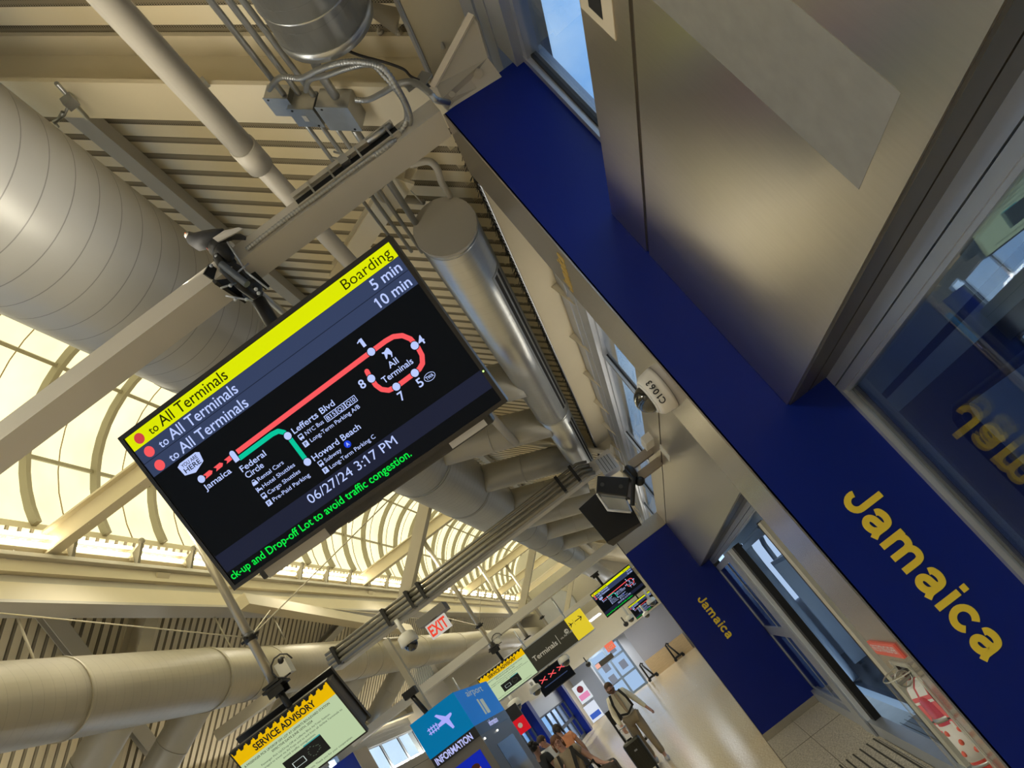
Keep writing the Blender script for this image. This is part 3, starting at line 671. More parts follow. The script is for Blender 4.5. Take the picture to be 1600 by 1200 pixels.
# flexible metallic conduits
def flex(label,pts,r,grp='flexible conduits near the junction boxes',mt=galv):
    P0=[Vector(p) for p in pts]; out=[]; n=len(P0)
    L=0
    for i in range(n-1):
        p0=P0[max(i-1,0)];p1=P0[i];p2=P0[i+1];p3=P0[min(i+2,n-1)]; k_=max(4,int((p2-p1).length/.0045))
        for k in range(k_):
            u=k/k_; out.append(.5*((2*p1)+(p2-p0)*u+(2*p0-5*p1+4*p2-p3)*u*u+(3*p1-p0-3*p2+p3)*u**3))
    out.append(P0[-1]); m=MB(); m.tube(out,r,10,rf=lambda i:r*(1.0 if i%3 else .72)); return tag(m.build('flexible_conduit',mt),label,'flexible conduit',grp)
flex('flexible conduit looping from the left junction boxes over to the beam end, upper of two',[P(420,140,c=2.85),P(438,121,c=2.78),P(470,122,c=2.74),P(500,108,c=2.68),P(535,98,c=2.62),P(572,98,c=2.6),P(600,108,c=2.55),P(622,140,c=2.5),P(637,170,c=2.5),P(640,190,c=2.5),P(633,205,c=2.5),P(612,222,y=2.66),P(585,244,y=2.66)],.0135)
flex('flexible conduit looping beside the other one, lower of two',[P(478,142,c=2.84),P(484,125,c=2.78),P(510,118,c=2.70),P(545,106,c=2.64),P(580,101,c=2.6),P(600,118,c=2.55),P(615,135,c=2.52),P(632,160,c=2.5),P(636,185,c=2.5),P(625,205,y=2.66),P(600,227,y=2.66)],.0125)
flex('flexible conduit from the side of the largest junction box to the pier top',[P(556,156,c=2.86),P(575,156,c=2.84),P(598,145,c=2.76),P(622,131,c=2.66),P(645,128,c=2.6),P(660,136,c=2.5),P(672,146,c=2.42),P(682,156,c=2.4),P(700,160,y=2.62)],.0135)
pipe('cable','thin black cable sagging from the duct end to the beam end bracket',[P(511,54,z=2.45),P(530,72,z=2.46),P(560,86,z=2.42),P(600,97,z=2.35),P(630,108,z=2.3),P(643,120,z=2.25),P(668,132,z=2.2),P(680,152,z=2.15),P(705,159,z=2.12),P(725,152,z=2.12)],.006,wireb,'cable',None,6,8)
flex('long flexible conduit lying in the channel on the face of the near cross beam',[P(600,232,y=2.655),P(575,248,y=2.655),P(500,303,y=2.655),P(440,347,y=2.655),P(385,390,y=2.655)],.011)
# strut channel on the near beam front
yb=2.665
t=thing('strut_channel','grey strut channel with clipped conduit along the near cross beam, right of the screen mount','channel',(.1,yb,2.12))
m=MB(); m.box(-.20,.31,2.636,2.67,2.178,2.186); m.box(-.20,.31,2.636,2.67,2.115,2.122); m.box(-.20,.31,2.664,2.668,2.12,2.18); m.box(-.20,.31,2.634,2.638,2.165,2.186); m.build('channel',[creamg],t)
m=MB(); m.box(-.20,.31,2.661,2.6645,2.122,2.166); m.build('channel_dark_back',[rubber],t)  # dark backing strip added so the channel reads as a dark line
m=MB(); 
for x in (.27,.12,-.02,-.12): m=MB(); m.box(x,x+.008,2.63,2.638,2.11,2.18); m.build('clip',[galv],t)
m=MB(); m.tube([(.18,2.645,2.17),(.30,2.645,2.17)],.014,10); m.build('coupling',[galv],t)
# beam clamp on the beam beside the boxes
m=MB(); q=P(538,252,y=2.65); m.box(q.x-.02,q.x+.02,q.y-.02,q.y+.03,q.z-.02,q.z+.02); m.tube([q+V(-.03,0,.05),q+V(.02,0,-.02)],.006,8); m.tube([q+V(-.01,0,.07),q+V(.03,0,.0)],.005,8); tag(m.build('conduit_clamp',galv),'small conduit clamp on the top edge of the cross beam under the junction boxes','clamp')
# gusset plate and bolted connection at the pier head
t=thing('gusset_bracket','white edged triangular gusset plate bolted above the near blue pier','bracket',(.7,2.5,2.1))
m=MB(); A=P(737,22,y=2.50);B_=P(676,136,y=2.62);Cc=P(686,158,y=2.62);D_=P(762,90,y=2.64);E_=P(746,35,y=2.52)
m.ext([A,B_,Cc,D_,E_],(0.01,.012,.006)); m.build('plate',[creamg],t)
m=MB(); m.bar(A,B_,.03,.012,up=(0,1,0)); m.bar(B_,Cc,.03,.012,up=(0,1,0)); m.build('edge',[mat('bright_edge',(.72,.66,.55),.5)],t)
m=MB(); m.ext([Cc,D_,P(784,120,y=2.69),P(700,172,y=2.69)],(0,.02,.01)); m.build('seat_plate',[creamg],t)
def boltm(m,u,v,y,r=.018): 
    q=P(u,v,y=y); d=(-q).normalized(); m.tube([q,q+d*.012],r*1.25,6); m.tube([q+d*.01,q+d*.035],r*.7,10)
m=MB(); boltm(m,747,115,2.66); boltm(m,706,147,2.66); m.build('bolt',[bolt],t)
t=thing('splice_plate','bolted splice plate on the rafter web at the top edge, left of the gusset','plate',(.4,2.9,2.8))
for u,v in ((594,50),(623,51),(642,51)):
    m=MB(); q=P(u,v,y=2.88); m.ball(q,.018,.012,.018,10,6); m.ball(q+V(0,-.015,-.0),.010,.014,.010,8,6); m.build('bolt',[bolt],t)
t=thing('splice_plate','dark steel plate at the rafter end beside the window head, top edge','plate',(.55,2.8,2.7))
m=MB(); m.ext([P(690,0,y=2.7),P(732,0,y=2.7),P(733,20,y=2.7),P(692,80,y=2.85),P(680,30,y=2.75)],(0,.02,.01)); m.build('plate',[creamg],t)
m=MB(); q=P(707,5,y=2.66); m.ball(q,.022,.015,.022,10,6); m.build('bolt',[bolt],t)
pipe('conduit','vertical grey rod descending from the top edge beside the gusset plate',[P(665,0,y=2.6),P(693,76,y=2.8)],.010,creamg,'rod')
m=MB(); q=P(660,125,y=2.6); m.ob(q,V(.035,0,.015),V(0,.004,0),V(-.012,0,.022)); q=P(640,133,y=2.62); m.box(q.x-.02,q.x+.02,q.y-.01,q.y+.01,q.z-.02,q.z+.02); tag(m.build('conduit_bracket',galv),'small galvanised bracket holding the flexible conduits at the beam end','bracket')
# conduits near the silver duct end cap
pipe('conduit','bent conduit from under the beam into the silver duct end cap',[P(640,258,y=3.6),P(668,252,y=3.6),P(682,262,y=3.65),P(690,285,y=3.9),P(703,306,y=4.15)],.02,creamg,'conduit',None,6,12)
pipe('conduit','bent conduit running left from the silver duct end cap',[P(585,295,y=3.9),P(598,312,y=4.0),P(625,313,y=4.1),P(662,316,y=4.25)],.018,creamg,'conduit',None,5,12)
pipe('hanger_wire','thin white wire from the deck to the silver duct end cap',[P(621,275,y=4.0),P(660,318,y=4.2)],.004,white,'wire')
# ================================================================ SCREENS
def basis(yaw,tilt,roll):
    Rz=Matrix.Rotation(yaw,3,'Z');Rx=Matrix.Rotation(tilt,3,'X');Ry=Matrix.Rotation(roll,3,'Y')
    M=Rz@Rx@Ry@Matrix(((1,0,0),(0,0,-1),(0,1,0)))   # columns right, up, normal
    return M.col[0].copy(),M.col[1].copy(),M.col[2].copy()
scr=emis('screen_black',(.008,.012,.018),.25)
sy=emis('screen_yellow',(.72,.80,.0),1.0); sn=emis('screen_navy',(.035,.052,.115),1.0); sw=emis('screen_white',(.50,.60,1.0),1.0); sr=emis('screen_red',(.95,.10,.11),1.0)
sg=emis('screen_green',(.0,.56,.33),1.0); stx=emis('screen_ticker',(.0,.85,.06),1.0); sb=emis('screen_blue',(.01,.05,.7),1.0); sd2=emis('screen_dotred',(.62,.055,.06),1.0); sln=emis('screen_line',(.01,.015,.035),1.0); sdk=emis('screen_darktext',(.03,.04,.0),.6); sn2=emis('screen_navy2',(.012,.015,.035),1.0)
SM=[scr,sy,sn,sw,sr,sg,stx,sb,sd2,sln,sdk,sn2]
def route_screen(m,C0,ex,ey,n,k=1.0,full=True):
    def q(u,v,d=.001): return C0+ex*(u*k)+ey*(v*k)+n*d
    def quad(u0,v0,u1,v1,mi,d): m.add([q(u0,v0,d),q(u1,v0,d),q(u1,v1,d),q(u0,v1,d)],[(0,1,2,3)],mi)
    def poly(ps,mi,d): m.add([q(a,b_,d) for a,b_ in ps],[tuple(range(len(ps)))],mi)
    def circ(u,v,r,mi,d,s=20): poly([(u+r*math.cos(2*math.pi*i/s),v+r*math.sin(2*math.pi*i/s)) for i in range(s)],mi,d)
    def line(ps,w_,mi,d):
        for (a,b_),(c,e) in zip(ps,ps[1:]):
            L=math.hypot(c-a,e-b_); 
            if L<1e-6: continue
            nx,ny=-(e-b_)/L*w_/2,(c-a)/L*w_/2; poly([(a+nx,b_+ny),(a-nx,b_-ny),(c-nx,e-ny),(c+nx,e+ny)],mi,d)
            circ(c,e,w_/2,mi,d,12)
    def tx(s,u0,u1,v,mi=3,cap=None,d=.0022,off=.0): text(m,s,q(u0,v,d),ex,ey,width=(u1-u0)*k,cap=cap*k if cap else None,mi=mi,off=off)
    quad(-.703,-.388,.710,.388,0,.0006)
    quad(-.703,.318,.710,.386,1,.0012); quad(-.703,.185,.710,.318,2,.0012); quad(-.703,.2505,.710,.2535,9,.0016); quad(-.703,.3175,.710,.319,9,.0016)
    quad(-.703,-.325,.710,-.24,11,.0012)
    for v in (.352,.2835,.212): circ(-.648,v,.0235,8 if v>.3 else 4,.0018,28)
    for v,mi in ((.333,10),(.263,3),(.192,3)):
        tx('to',-.594,-.549,v,mi,.034,off=.008); tx('All Terminals',-.533,-.168,v,mi,.047,off=.006)
    tx('Boarding',.450,.688,.334,10,.043); tx('5 min',.545,.688,.265,3,.043,off=.01); tx('10 min',.524,.686,.195,3,.043,off=.01)
    W=.021
    line([(-.336,.066),(.386,.076),(.46,.077),(.497,.073),(.53,.055),(.549,.025),(.553,-.02),(.548,-.055),(.53,-.083),(.505,-.094),(.481,-.096),(.385,-.098),(.35,-.092),(.328,-.072),(.319,-.045),(.320,.0),(.323,.022)],W,4,.0018)
    line([(-.346,.039),(-.165,.041),(-.135,.036),(-.118,.018),(-.113,-.003),(-.113,-.135)],W,5,.0017)
    for u0 in (-.52,-.462,-.404): poly([(u0,.051),(u0+.036,.053),(u0+.047,.063),(u0+.036,.073),(u0,.071),(u0+.010,.061)],4,.0018)
    line([(-.357,.033),(-.357,.073)],.030,9,.0019); line([(-.357,.033),(-.357,.073)],.024,3,.002)
    for u,v in ((.386,.076),(.547,-.006),(.481,-.096),(.385,-.098),(.320,-.012),(-.536,.062),(-.114,-.003),(-.113,-.138)): circ(u,v,.0195,0,.0019); circ(u,v,.0165,3,.002)
    tx('1',.371,.386,.108,3,.036,off=.015); tx('4',.566,.594,-.021,3,.036,off=.015); tx('8',.262,.288,-.026,3,.036,off=.015); tx('7',.367,.392,-.158,3,.036,off=.015); tx('5',.462,.487,-.157,3,.036,off=.015)
    tx('All',.408,.455,-.024,3,.026,off=.01); tx('Terminals',.352,.503,-.060,3,.026,off=.01)
    # small plane
    poly([(.452,.048),(.446,.053),(.43,.045),(.418,.048),(.418,.043),(.424,.038),(.418,.016),(.424,.016),(.435,.03),(.445,.02),(.441,.01),(.446,.01),(.455,.026)],3,.002)
    poly([(-.590,.160),(-.571,.168),(-.485,.168),(-.470,.158),(-.479,.118),(-.537,.098),(-.586,.114)],3,.0018)
    tx('YOU ARE',-.573,-.489,.144,9,.016,.0024,off=.012); tx('HERE',-.575,-.489,.118,9,.021,.0024,off=.015)
    tx('Jamaica',-.551,-.407,.010,3,.026,off=.01); tx('Federal',-.370,-.238,-.016,3,.026,off=.01); tx('Circle',-.369,-.277,-.050,3,.026,off=.01)
    for s,u1,v in (('Rental Cars',-.199,-.087),('Hotel Shuttles',-.165,-.122),('Cargo Shuttles',-.163,-.157),('Pre-Paid Parking',-.139,-.193)): tx(s,-.336,u1,v,3,.0175,off=.006)
    def icon(u,v,kind):
        if kind=='P': quad(u-.012,v-.012,u+.012,v+.012,3,.0018); tx('P',u-.005,u+.005,v-.007,9,.014,.0024,off=.02)
        elif kind=='bed':
            quad(u-.013,v-.011,u-.010,v+.012,3,.0018); quad(u-.013,v-.006,u+.013,v+.001,3,.0018); quad(u+.010,v-.011,u+.013,v+.001,3,.0018); circ(u-.004,v+.006,.004,3,.0018)
        elif kind=='car':
            poly([(u-.013,v-.004),(u-.009,v+.006),(u-.005,v+.012),(u+.005,v+.012),(u+.009,v+.006),(u+.013,v-.004),(u+.013,v-.012),(u-.013,v-.012)],3,.0018); quad(u-.006,v+.003,u+.006,v+.009,0,.0022)
        else:
            quad(u-.011,v-.009,u+.011,v+.013,3,.0018); quad(u-.008,v+.0,u+.008,v+.009,0,.0022); quad(u-.008,v-.013,u-.004,v-.009,3,.0018); quad(u+.004,v-.013,u+.008,v-.009,3,.0018)
    for (u,v),kd in (((-.355,-.079),'car'),((-.356,-.114),'bed'),((-.357,-.149),'bus'),((-.358,-.185),'P'),((-.070,-.039),'bus'),((-.071,-.073),'P'),((-.070,-.176),'bus'),((-.071,-.210),'P')): icon(u,v,kd)
    tx('Lefferts Blvd',-.086,.132,-.013,3,.026,off=.01); tx('NYC Bus',-.047,.047,-.047,3,.0175,off=.006); tx('Long-Term Parking A/B',-.047,.211,-.082,3,.0175,off=.006)
    tx('Howard Beach',-.086,.162,-.153,3,.026,off=.01); tx('Subway',-.050,.037,-.184,3,.0175,off=.006); tx('Long-Term Parking C',-.048,.188,-.219,3,.0175,off=.006)
    circ(.073,-.174,.0155,7,.0018); tx('A',.066,.080,-.181,3,.0155,.0024,off=.02)
    for s,u,hw in (('B15',.088,.027),('Q3',.141,.021),('Q10',.192,.027)):
        line([(u-hw,-.052),(u+hw,-.052),(u+hw,-.026),(u-hw,-.026),(u-hw,-.052)],.0028,3,.0018); tx(s,u-hw+.006,u+hw-.006,-.0475,3,.0165,.0024,off=.012)
    # small oval badge
    ov=[(.522+.025*math.cos(a_/12*math.pi),-.143+.016*math.sin(a_/12*math.pi)) for a_ in range(25)]; line(ov,.0022,3,.0018); tx('TWA',.504,.540,-.150,3,.014,.0024,off=.02)
    tx('06/27/24 3:17 PM',-.211,.250,-.291,3,.040); tx('ck-up and Drop-off Lot to avoid traffic congestion.',-.700,.268,-.366,6,.034,off=.010)
def display(name,label,C0,bas,W,Hh,content,depth=.05,grp='hanging display screens',kind='route',pole=None,parts=True):
    ex,ey,n=bas; t=thing(name,label,'screen',C0,grp)
    m=MB(); m.ob(C0-n*depth/2,ex*W/2,ey*Hh/2,n*depth/2); m.build('housing',[black],t,bevel=.004)
    bw=.018*W/1.45
    m=MB()
    for s in(-1,1):
        m.ob(C0+ex*s*(W/2-bw/2)+n*.003,ex*bw/2,ey*Hh/2,n*.003); m.ob(C0+ey*s*(Hh/2-bw/2)+n*.003,ex*(W/2-bw),ey*bw/2,n*.003)
    m.build('bezel',[black],t)
    m=MB(); content(m,C0,ex,ey,n); m.build('screen_image',SM2 if kind=='adv' else SM,t)
    return t
C0=V(-.7054,2.943,1.472); bs=basis(-.1769,.4145,.1006); 
tv=display('display_screen','big hanging departure screen with yellow Boarding band and red route map',C0,bs,1.45,.813,lambda m,c,x,y,n: route_screen(m,c,x,y,n))
ex,ey,n=bs
m=MB(); m.ob(C0-n*.09-ey*.02,ex*.60,ey*.37,n*.045); m.build('rear_casing',[black],tv,bevel=.01)
m=MB(); m.ob(C0-n*.085-ey*.405,ex*.62,ey*.045,n*.035); m.build('lower_housing',[mat('housing_dark',(.035,.034,.03),.45)],tv,bevel=.008)
m=MB(); m.ob(C0-n*.085-ey*.409+ex*-.42,ex*.17,ey*.046,n*.0365); m.build('metal_plate',[creamg],tv)
m=MB()
for a,b_ in ((-.56,-.53),(-.50,-.34),(-.30,-.24),(-.16,.02)): m.ob(C0-n*.085+ex*(a+b_)/2-ey*.452,ex*(b_-a)/2,ey*.004,n*.018)
m.build('connector_recess',[mat('recess_grey',(.16,.15,.13),.5)],tv)
m=MB()
for i in range(9): m.tube([C0-n*.085+ex*(-.48+i*.016)-ey*.455,C0-n*.085+ex*(-.48+i*.016)-ey*.458],.004,8)
m.build('vent_hole',[dark],tv)
m=MB(); m.ob(C0-n*.052+ex*.50-ey*.43,ex*.09,ey*.014,n*.003); m.build('service_sticker',[white],tv)
m=MB(); m.disc(C0+ex*.715-ey*.25+n*.006,n,.0035,10,0,t=.002); m.build('status_light',[emis('led',(.5,1,.2),3)],tv)
# mount of the big screen
t=thing('screen_mount','black pole mount with steel clamps and coiled cable, carrying the big screen','mount',(-.6,2.8,2.0))
pt=P(372,430,y=2.80); pb=C0+ey*.15-n*.12; pb=Vector((pt.x-.02,3.04,1.55))
m=MB(); m.tube([P(385,440,y=2.9),P(432,515,y=3.02),P(470,575,y=3.12)],.032,18); m.build('pole',[blackm],t)
m=MB()
a=P(322,420,y=2.64);c_=P(385,462,y=2.80); m.bar(a,c_,.05,.012,up=(0,-1,.3)); a=P(335,440,y=2.64);c_=P(382,470,y=2.8); m.bar(a,c_,.03,.012,up=(0,-1,.3))
a=P(352,385,y=2.66);c_=P(418,450,y=2.86); m.bar(a,c_,.025,.01,up=(0,-1,.3)); a=P(345,400,y=2.62);c_=P(400,462,y=2.86); m.bar(a,c_,.07,.02,up=(0,-1,.2)); m.build('clamp_plate',[blackm],t)
m=MB(); m.ball(P(342,386,y=2.62),.045,.04,.04,14,8); m.ball(P(350,395,y=2.62),.04,.04,.05,14,8); m.tube([P(340,400,y=2.60),P(350,420,y=2.60),P(375,445,y=2.66),P(398,462,y=2.75)],.02,10); m.ball(P(392,452,y=2.78),.05,.05,.04,14,8); m.build('bracket_body',[blackm],t)
m=MB(); 
for (u,v,u2,v2) in ((355,378,385,425),(385,425,420,452),(372,425,388,412),(345,450,370,442),(352,462,395,470)): m.tube([P(u,v,y=2.59),P(u2,v2,y=2.64)],.004,8)
m.build('steel_edge',[alu],t)
m=MB(); 
for u,v in ((330,415),(338,400),(360,446),(400,452),(385,468),(404,458),(368,468)): q=P(u,v,y=2.585); m.ball(q,.008,.008,.008,8,6)
m.build('bolt',[alu],t)
m=MB(); pts=[P(345+ i*.42,412+i*.33,y=2.585) for i in range(0,100,2)]; m.tube(pts,.014,10,rf=lambda i:.015 if i%2 else .010); m.build('coiled_cable',[mat('coil_grey',(.12,.14,.16),.4)],t)
m=MB(); m.tube([P(405,455,y=2.9),P(440,488,y=3.2)],.012,8); m.build('brace_rod',[alu],t)
# ================================================================ PIGEON on the mount
t=thing('pigeon','black and white pigeon perched on the mount of the big screen','bird',P(322,385,y=2.62))
def pg(u,v,d=0): return P(u,v,y=2.62+d)
m=MB(); bodyc=[pg(289,366),pg(294,367),pg(300,373),pg(312,377),pg(326,374),pg(340,366),pg(350,361)]
m.tube(bodyc,[.006,.016,.026,.040,.040,.026,.012],16); m.tube([pg(289,366),pg(286,371)],[.004,.001],6); m.build('body',[mat('pigeon_dark',(.02,.021,.024),.55,noise=.5,nscale=60)],t)
m=MB(); m.ball(pg(293,368,-.012),.013,.012,.014,12,8); m.build('head_patch',[mat('pigeon_white',(.55,.53,.5),.6)],t)
m=MB(); m.ball(pg(289.5,364,-.03),.003,seg=8,ring=6); m.build('eye',[mat('pigeon_eye',(.5,.1,.02),.2)],t)
m=MB(); m.ext([pg(332,372,-.05),pg(350,360,-.04),pg(372,355,-.04),pg(380,357,-.04),pg(364,366,-.04),pg(340,378,-.05)],(0,.012,.004)); m.build('white_wing',[MT['pigeon_white']],t)
m=MB(); m.ext([pg(344,376,-.02),pg(362,366,0),pg(376,365,.01),pg(383,369,.01),pg(382,374,.01),pg(362,374,0),pg(348,378,-.02)],(0,.014,.004)); m.build('tail',[MT['pigeon_dark']],t)
m=MB(); m.tube([pg(322,386),pg(328,392),pg(333,396)],.004,6); m.tube([pg(328,385),pg(336,392),pg(341,396)],.004,6); m.build('leg',[mat('pigeon_leg',(.35,.12,.10),.6)],t)
# ================================================================ SERVICE ADVISORY SCREENS
ao=emis('adv_orange',(.80,.47,.0),1.0); al=emis('adv_pale',(.48,.60,.36),1.0); ab=emis('adv_black',(.012,.012,.01),1.0); ag=emis('adv_greytext',(.10,.13,.09),1.0); at_=emis('adv_teal',(.05,.35,.33),1.0); aw=emis('adv_white',(.6,.7,.65),1.0)
SM2=[al,ao,ab,ag,at_,aw]
def adv(m,C0,ex,ey,n,W,Hh):
    def q(u,v,d): return C0+ex*(u*W/2)+ey*(v*Hh/2)+n*d
    def quad(u0,v0,u1,v1,mi,d): m.add([q(u0,v0,d),q(u1,v0,d),q(u1,v1,d),q(u0,v1,d)],[(0,1,2,3)],mi)
    quad(-.975,-.955,.975,.955,0,.0008); quad(-.975,.50,.975,.955,1,.0014)
    N=13
    for i in range(N):
        u=-.96+i*1.92/N; m.add([q(u,.84,.0018),q(u+.05,.84,.0018),q(u+.11,.955,.0018),q(u,.955,.0018)],[(0,1,2,3)],2)
        m.add([q(u-.01,.955,.002),q(u+.13,.955,.002),q(u+.13,.92,.002),q(u-.01,.92,.002)],[(0,1,2,3)],2)
    def tx(s,u0,u1,v,cap,mi=2,off=.01): text(m,s,q(u0,v,.0024),ex,ey,width=(u1-u0)*W/2,cap=cap,mi=mi,off=off)
    tx('SERVICE ADVISORY',-.62,.62,.58,.075,2,.03)
    tx('& PASSENGER PICK UP/DROP OFF LOT AT LEFFERTS BOULEVARD STATION',-.93,.80,.36,.026)
    tx('EFFECTIVE DATE JUNE 10TH, 2024',-.42,.40,.24,.026)
    tx('Passenger Pick Up/Drop-Off at Lefferts Blvd AirTrain Station.',-.70,.70,.10,.022,3)
    tx('are encouraged to travel via AirTrain and to and from all Airline Terminals to',-.90,.90,-.01,.022,3)
    tx('avoid traffic congestion',-.35,.30,-.12,.022,3)
    quad(-.42,-.72,.36,-.20,2,.0016); quad(.02,-.20,.36,-.165,4,.0018)
    for u0,v0,u1,v1 in ((-.30,-.58,-.08,-.40),):
        for a in ((u0,v0,u1,v0+.012),(u0,v1,u1,v1+.012),(u0,v0,u0+.012,v1),(u1,v0,u1+.012,v1)): quad(*a,5,.002)
    for k in range(14):
        a=k/14*6.28; u=.13+.11*math.cos(a); v=-.46+.13*math.sin(a)*(1+.3*math.cos(3*a)); quad(u-.012,v-.008,u+.012,v+.010,3,.002)
    tx('Please listen for announcements. Thank you for your cooperation.',-.75,.75,-.86,.022,3)
def advdisplay(C0,bas,W,Hh,label):
    t=display('display_screen',label,C0,bas,W,Hh,lambda m,c,x,y,n: adv(m,c,x,y,n,W,Hh),depth=.07,kind='adv'); return t
TL=P(357,1178,y=8.9);TR=P(510,1062,y=8.9);BR=P(575,1143,y=9.2)
ex=(TR-TL).normalized(); dv=(BR-TR); ey=(-dv).normalized(); n=ex.cross(ey).normalized()
W=(TR-TL).length; Hh=dv.length; C1=TL+ex*W/2-ey*Hh/2
a1=advdisplay(C1,(ex,ey,n),W,Hh,'yellow SERVICE ADVISORY screen at the bottom edge, nearest and largest of two')
m=MB(); m.ob(C1-n*.33-V(0,.0,-.02),ex*(W/2),ey*Hh/2,n*.03); m.build('rear_screen',[black],a1)
m=MB(); m.ob(C1-n*.2,ex*.25,ey*.2,n*.12); m.ob(C1-n*.2+ex*(W/2-.12),ex*.10,ey*(Hh/2-.06),n*.12); m.build('bracket_box',[bronze],a1)
C2=V(-4.03,19.86,1.224); b2s=basis(.10,.40,.01)
a2=advdisplay(C2,b2s,1.31,.76,'smaller SERVICE ADVISORY screen beside the dark Terminals direction sign')
# far route displays
bf=basis(.05,.28,-.02)
far1=display('display_screen','small distant route map screen left of the second blue pier, upper of two',V(-.788,23.5,1.461),bf,1.42,.81,lambda m,c,x,y,n: route_screen(m,c,x,y,n,.975))
far2=display('display_screen','tiny farthest route map screen below the other distant one',V(-.81,42,1.33),basis(.02,.3,-.01),1.38,.79,lambda m,c,x,y,n: route_screen(m,c,x,y,n,.95))
def crossscreen(m,c,x,y,n):
    m.add([c+x*a*.66+y*b_*.36+n*.001 for a,b_ in((-1,-1),(1,-1),(1,1),(-1,1))],[(0,1,2,3)],0)
    for u in(-.38,.0,.38):
        for s in(-1,1): m.bar(c+x*(u-.13)+y*(-.07*s+.12)+n*.003,c+x*(u+.13)+y*(.07*s+.12)+n*.003,.03,.002,up=n,mi=4)
    m.bar(c+x*(-.5)-y*.12+n*.003,c+x*.5-y*.12+n*.003,.03,.002,up=n,mi=2)
far3=display('display_screen','dark hanging screen with red crosses under the direction sign',V(-4.62,29.5,.85),basis(.08,.2,0),1.36,.78,crossscreen)
for o_,(x_,y_,z_,zt_) in ((far2,(-.81,42.06,1.7,2.72)),(far3,(-4.6,29.56,1.2,2.2))):
    m=MB(); m.tube([V(x_,y_,z_),V(x_,y_,zt_)],.04,10); m.build('pole',[blackm],o_)
# mounts and posts
def post(px,y,z0,z1,r,label,name='hanger_post',grp='tubular posts hanging from the skylight ties'):
    t=thing(name,label,'post',(px,y,z0),grp)
    m=MB(); m.tube([(px,y,z1),(px,y,z0)],r,16); m.build('pole',[mat('post_metal',(.46,.42,.34),.32,.6)],t)
    m=MB(); m.box(px-.11,px+.11,y-.11,y+.11,z0-.03,z0); m.build('plate',[blackm],t)
    m=MB(); zc=z0+.6; m.tube([(px,y,zc-.05),(px,y,zc+.05)],r*1.35,16); m.tube([(px-.12,y,zc),(px+.12,y,zc)],.018,8); m.tube([(px,y-.12,zc),(px,y+.12,zc)],.018,8); m.build('clamp_ring',[blackm],t)
    return t
PX=-4.09; p_1=post(PX,8.92,2.06,5.2,.055,'long tubular post ending above the nearest advisory screen')
post(-3.93,19.8,1.98,5.2,.06,'tubular post ending above the smaller advisory screen'); post(-3.92,25.0,2.1,5.2,.06,'tubular post beyond the smaller advisory screen'); post(-3.9,30.4,2.2,5.2,.06,'farthest tubular post, above the direction sign')
def mount(x,y,z,zb,label,cable=True):
    t=thing('screen_mount',label,'mount',(x,y,zb))
    m=MB(); m.tube([(x,y,z-.02),(x+.01,y+.06,zb)],.04,12); m.build('pole',[blackm],t)
    m=MB(); m.box(x-.14,x+.14,y-.10,y+.10,z-.05,z-.02); m.box(x-.10,x+.10,y-.09,y-.07,z-.13,z-.03); m.box(x-.10,x+.10,y+.07,y+.09,z-.13,z-.03); m.build('clamp_plate',[blackm],t)
    if cable:
        m=MB(); m.box(x+.10,x+.25,y-.03,y+.10,z+.0,z+.17); m.build('junction_box',[offw],t)
        m=MB(); pts=[V(x+.16,y-.05,z+.2)+V(.14*math.cos(a/10*6.28)+.05,-.03,.13*math.sin(a/10*6.28)-.1) for a in range(9)]; m.tube(pts,.010,6); m.ball((x+.2,y,z+.17),.05,seg=8,ring=6); m.build('cable_loop',[wireb],t)
    return t
mount(PX,8.92,2.04,1.62,'clamped mount with a white box over the nearest advisory screen'); mount(-3.93,19.8,1.96,1.5,'clamped mount over the smaller advisory screen')
mount(-1.05,23.6,2.28,1.75,'black mount over the upper distant route screen',False); 
# tension rods
node=V(PX,8.92,2.66)
def rod(label,a,c_,r=.008,grp='thin tension rods bracing the hanger posts'): return pipe('tension_rod',label,[a,c_],r,cream,'rod',grp,0,6)
ln=P(0,958,y=7.8); rod('thin tension rod running left from the nearest post clamp',node,node+(ln-node)*1.7)
rn=Vector((-1.95,9.0,5.0)); rod('thin tension rod rising right from the nearest post clamp behind the screen',node,P(617,772,y=9.6)+V(.6,0,.9)*0+ (P(617,772,y=9.6)-node)*.2)
rod('thin tension rod running from the nearest post clamp forward along the hall',node,V(-5.86,14.2,4.45))
n2=V(-3.93,19.8,2.58); rod('tension rod left of the farther advisory post',n2,V(-5.9,16.5,4.5)); rod('tension rod right of the farther advisory post',n2,V(-1.95,19.8,5.1)); rod('tension rod beyond the farther advisory post',n2,V(-5.9,23,4.5))
for (u,v,u2,v2,y,l) in ((15,935,52,1028,8.4,'leftmost'),(325,945,357,1005,12.6,'near the post'),(427,965,443,995,14.6,'right of the post'),(565,975,572,990,19,'far right')):
    a=P(u,v,y=y);c_=P(u2,v2,y=y); pipe('duct_hanger','thin cream hanger rod above the left duct, '+l,[a+(a-c_)*.1,c_+(c_-a)*.15],.016,mat('hanger_cream',(.68,.62,.48),.5),'hanger rod','hanger rods of the left duct',0,8)
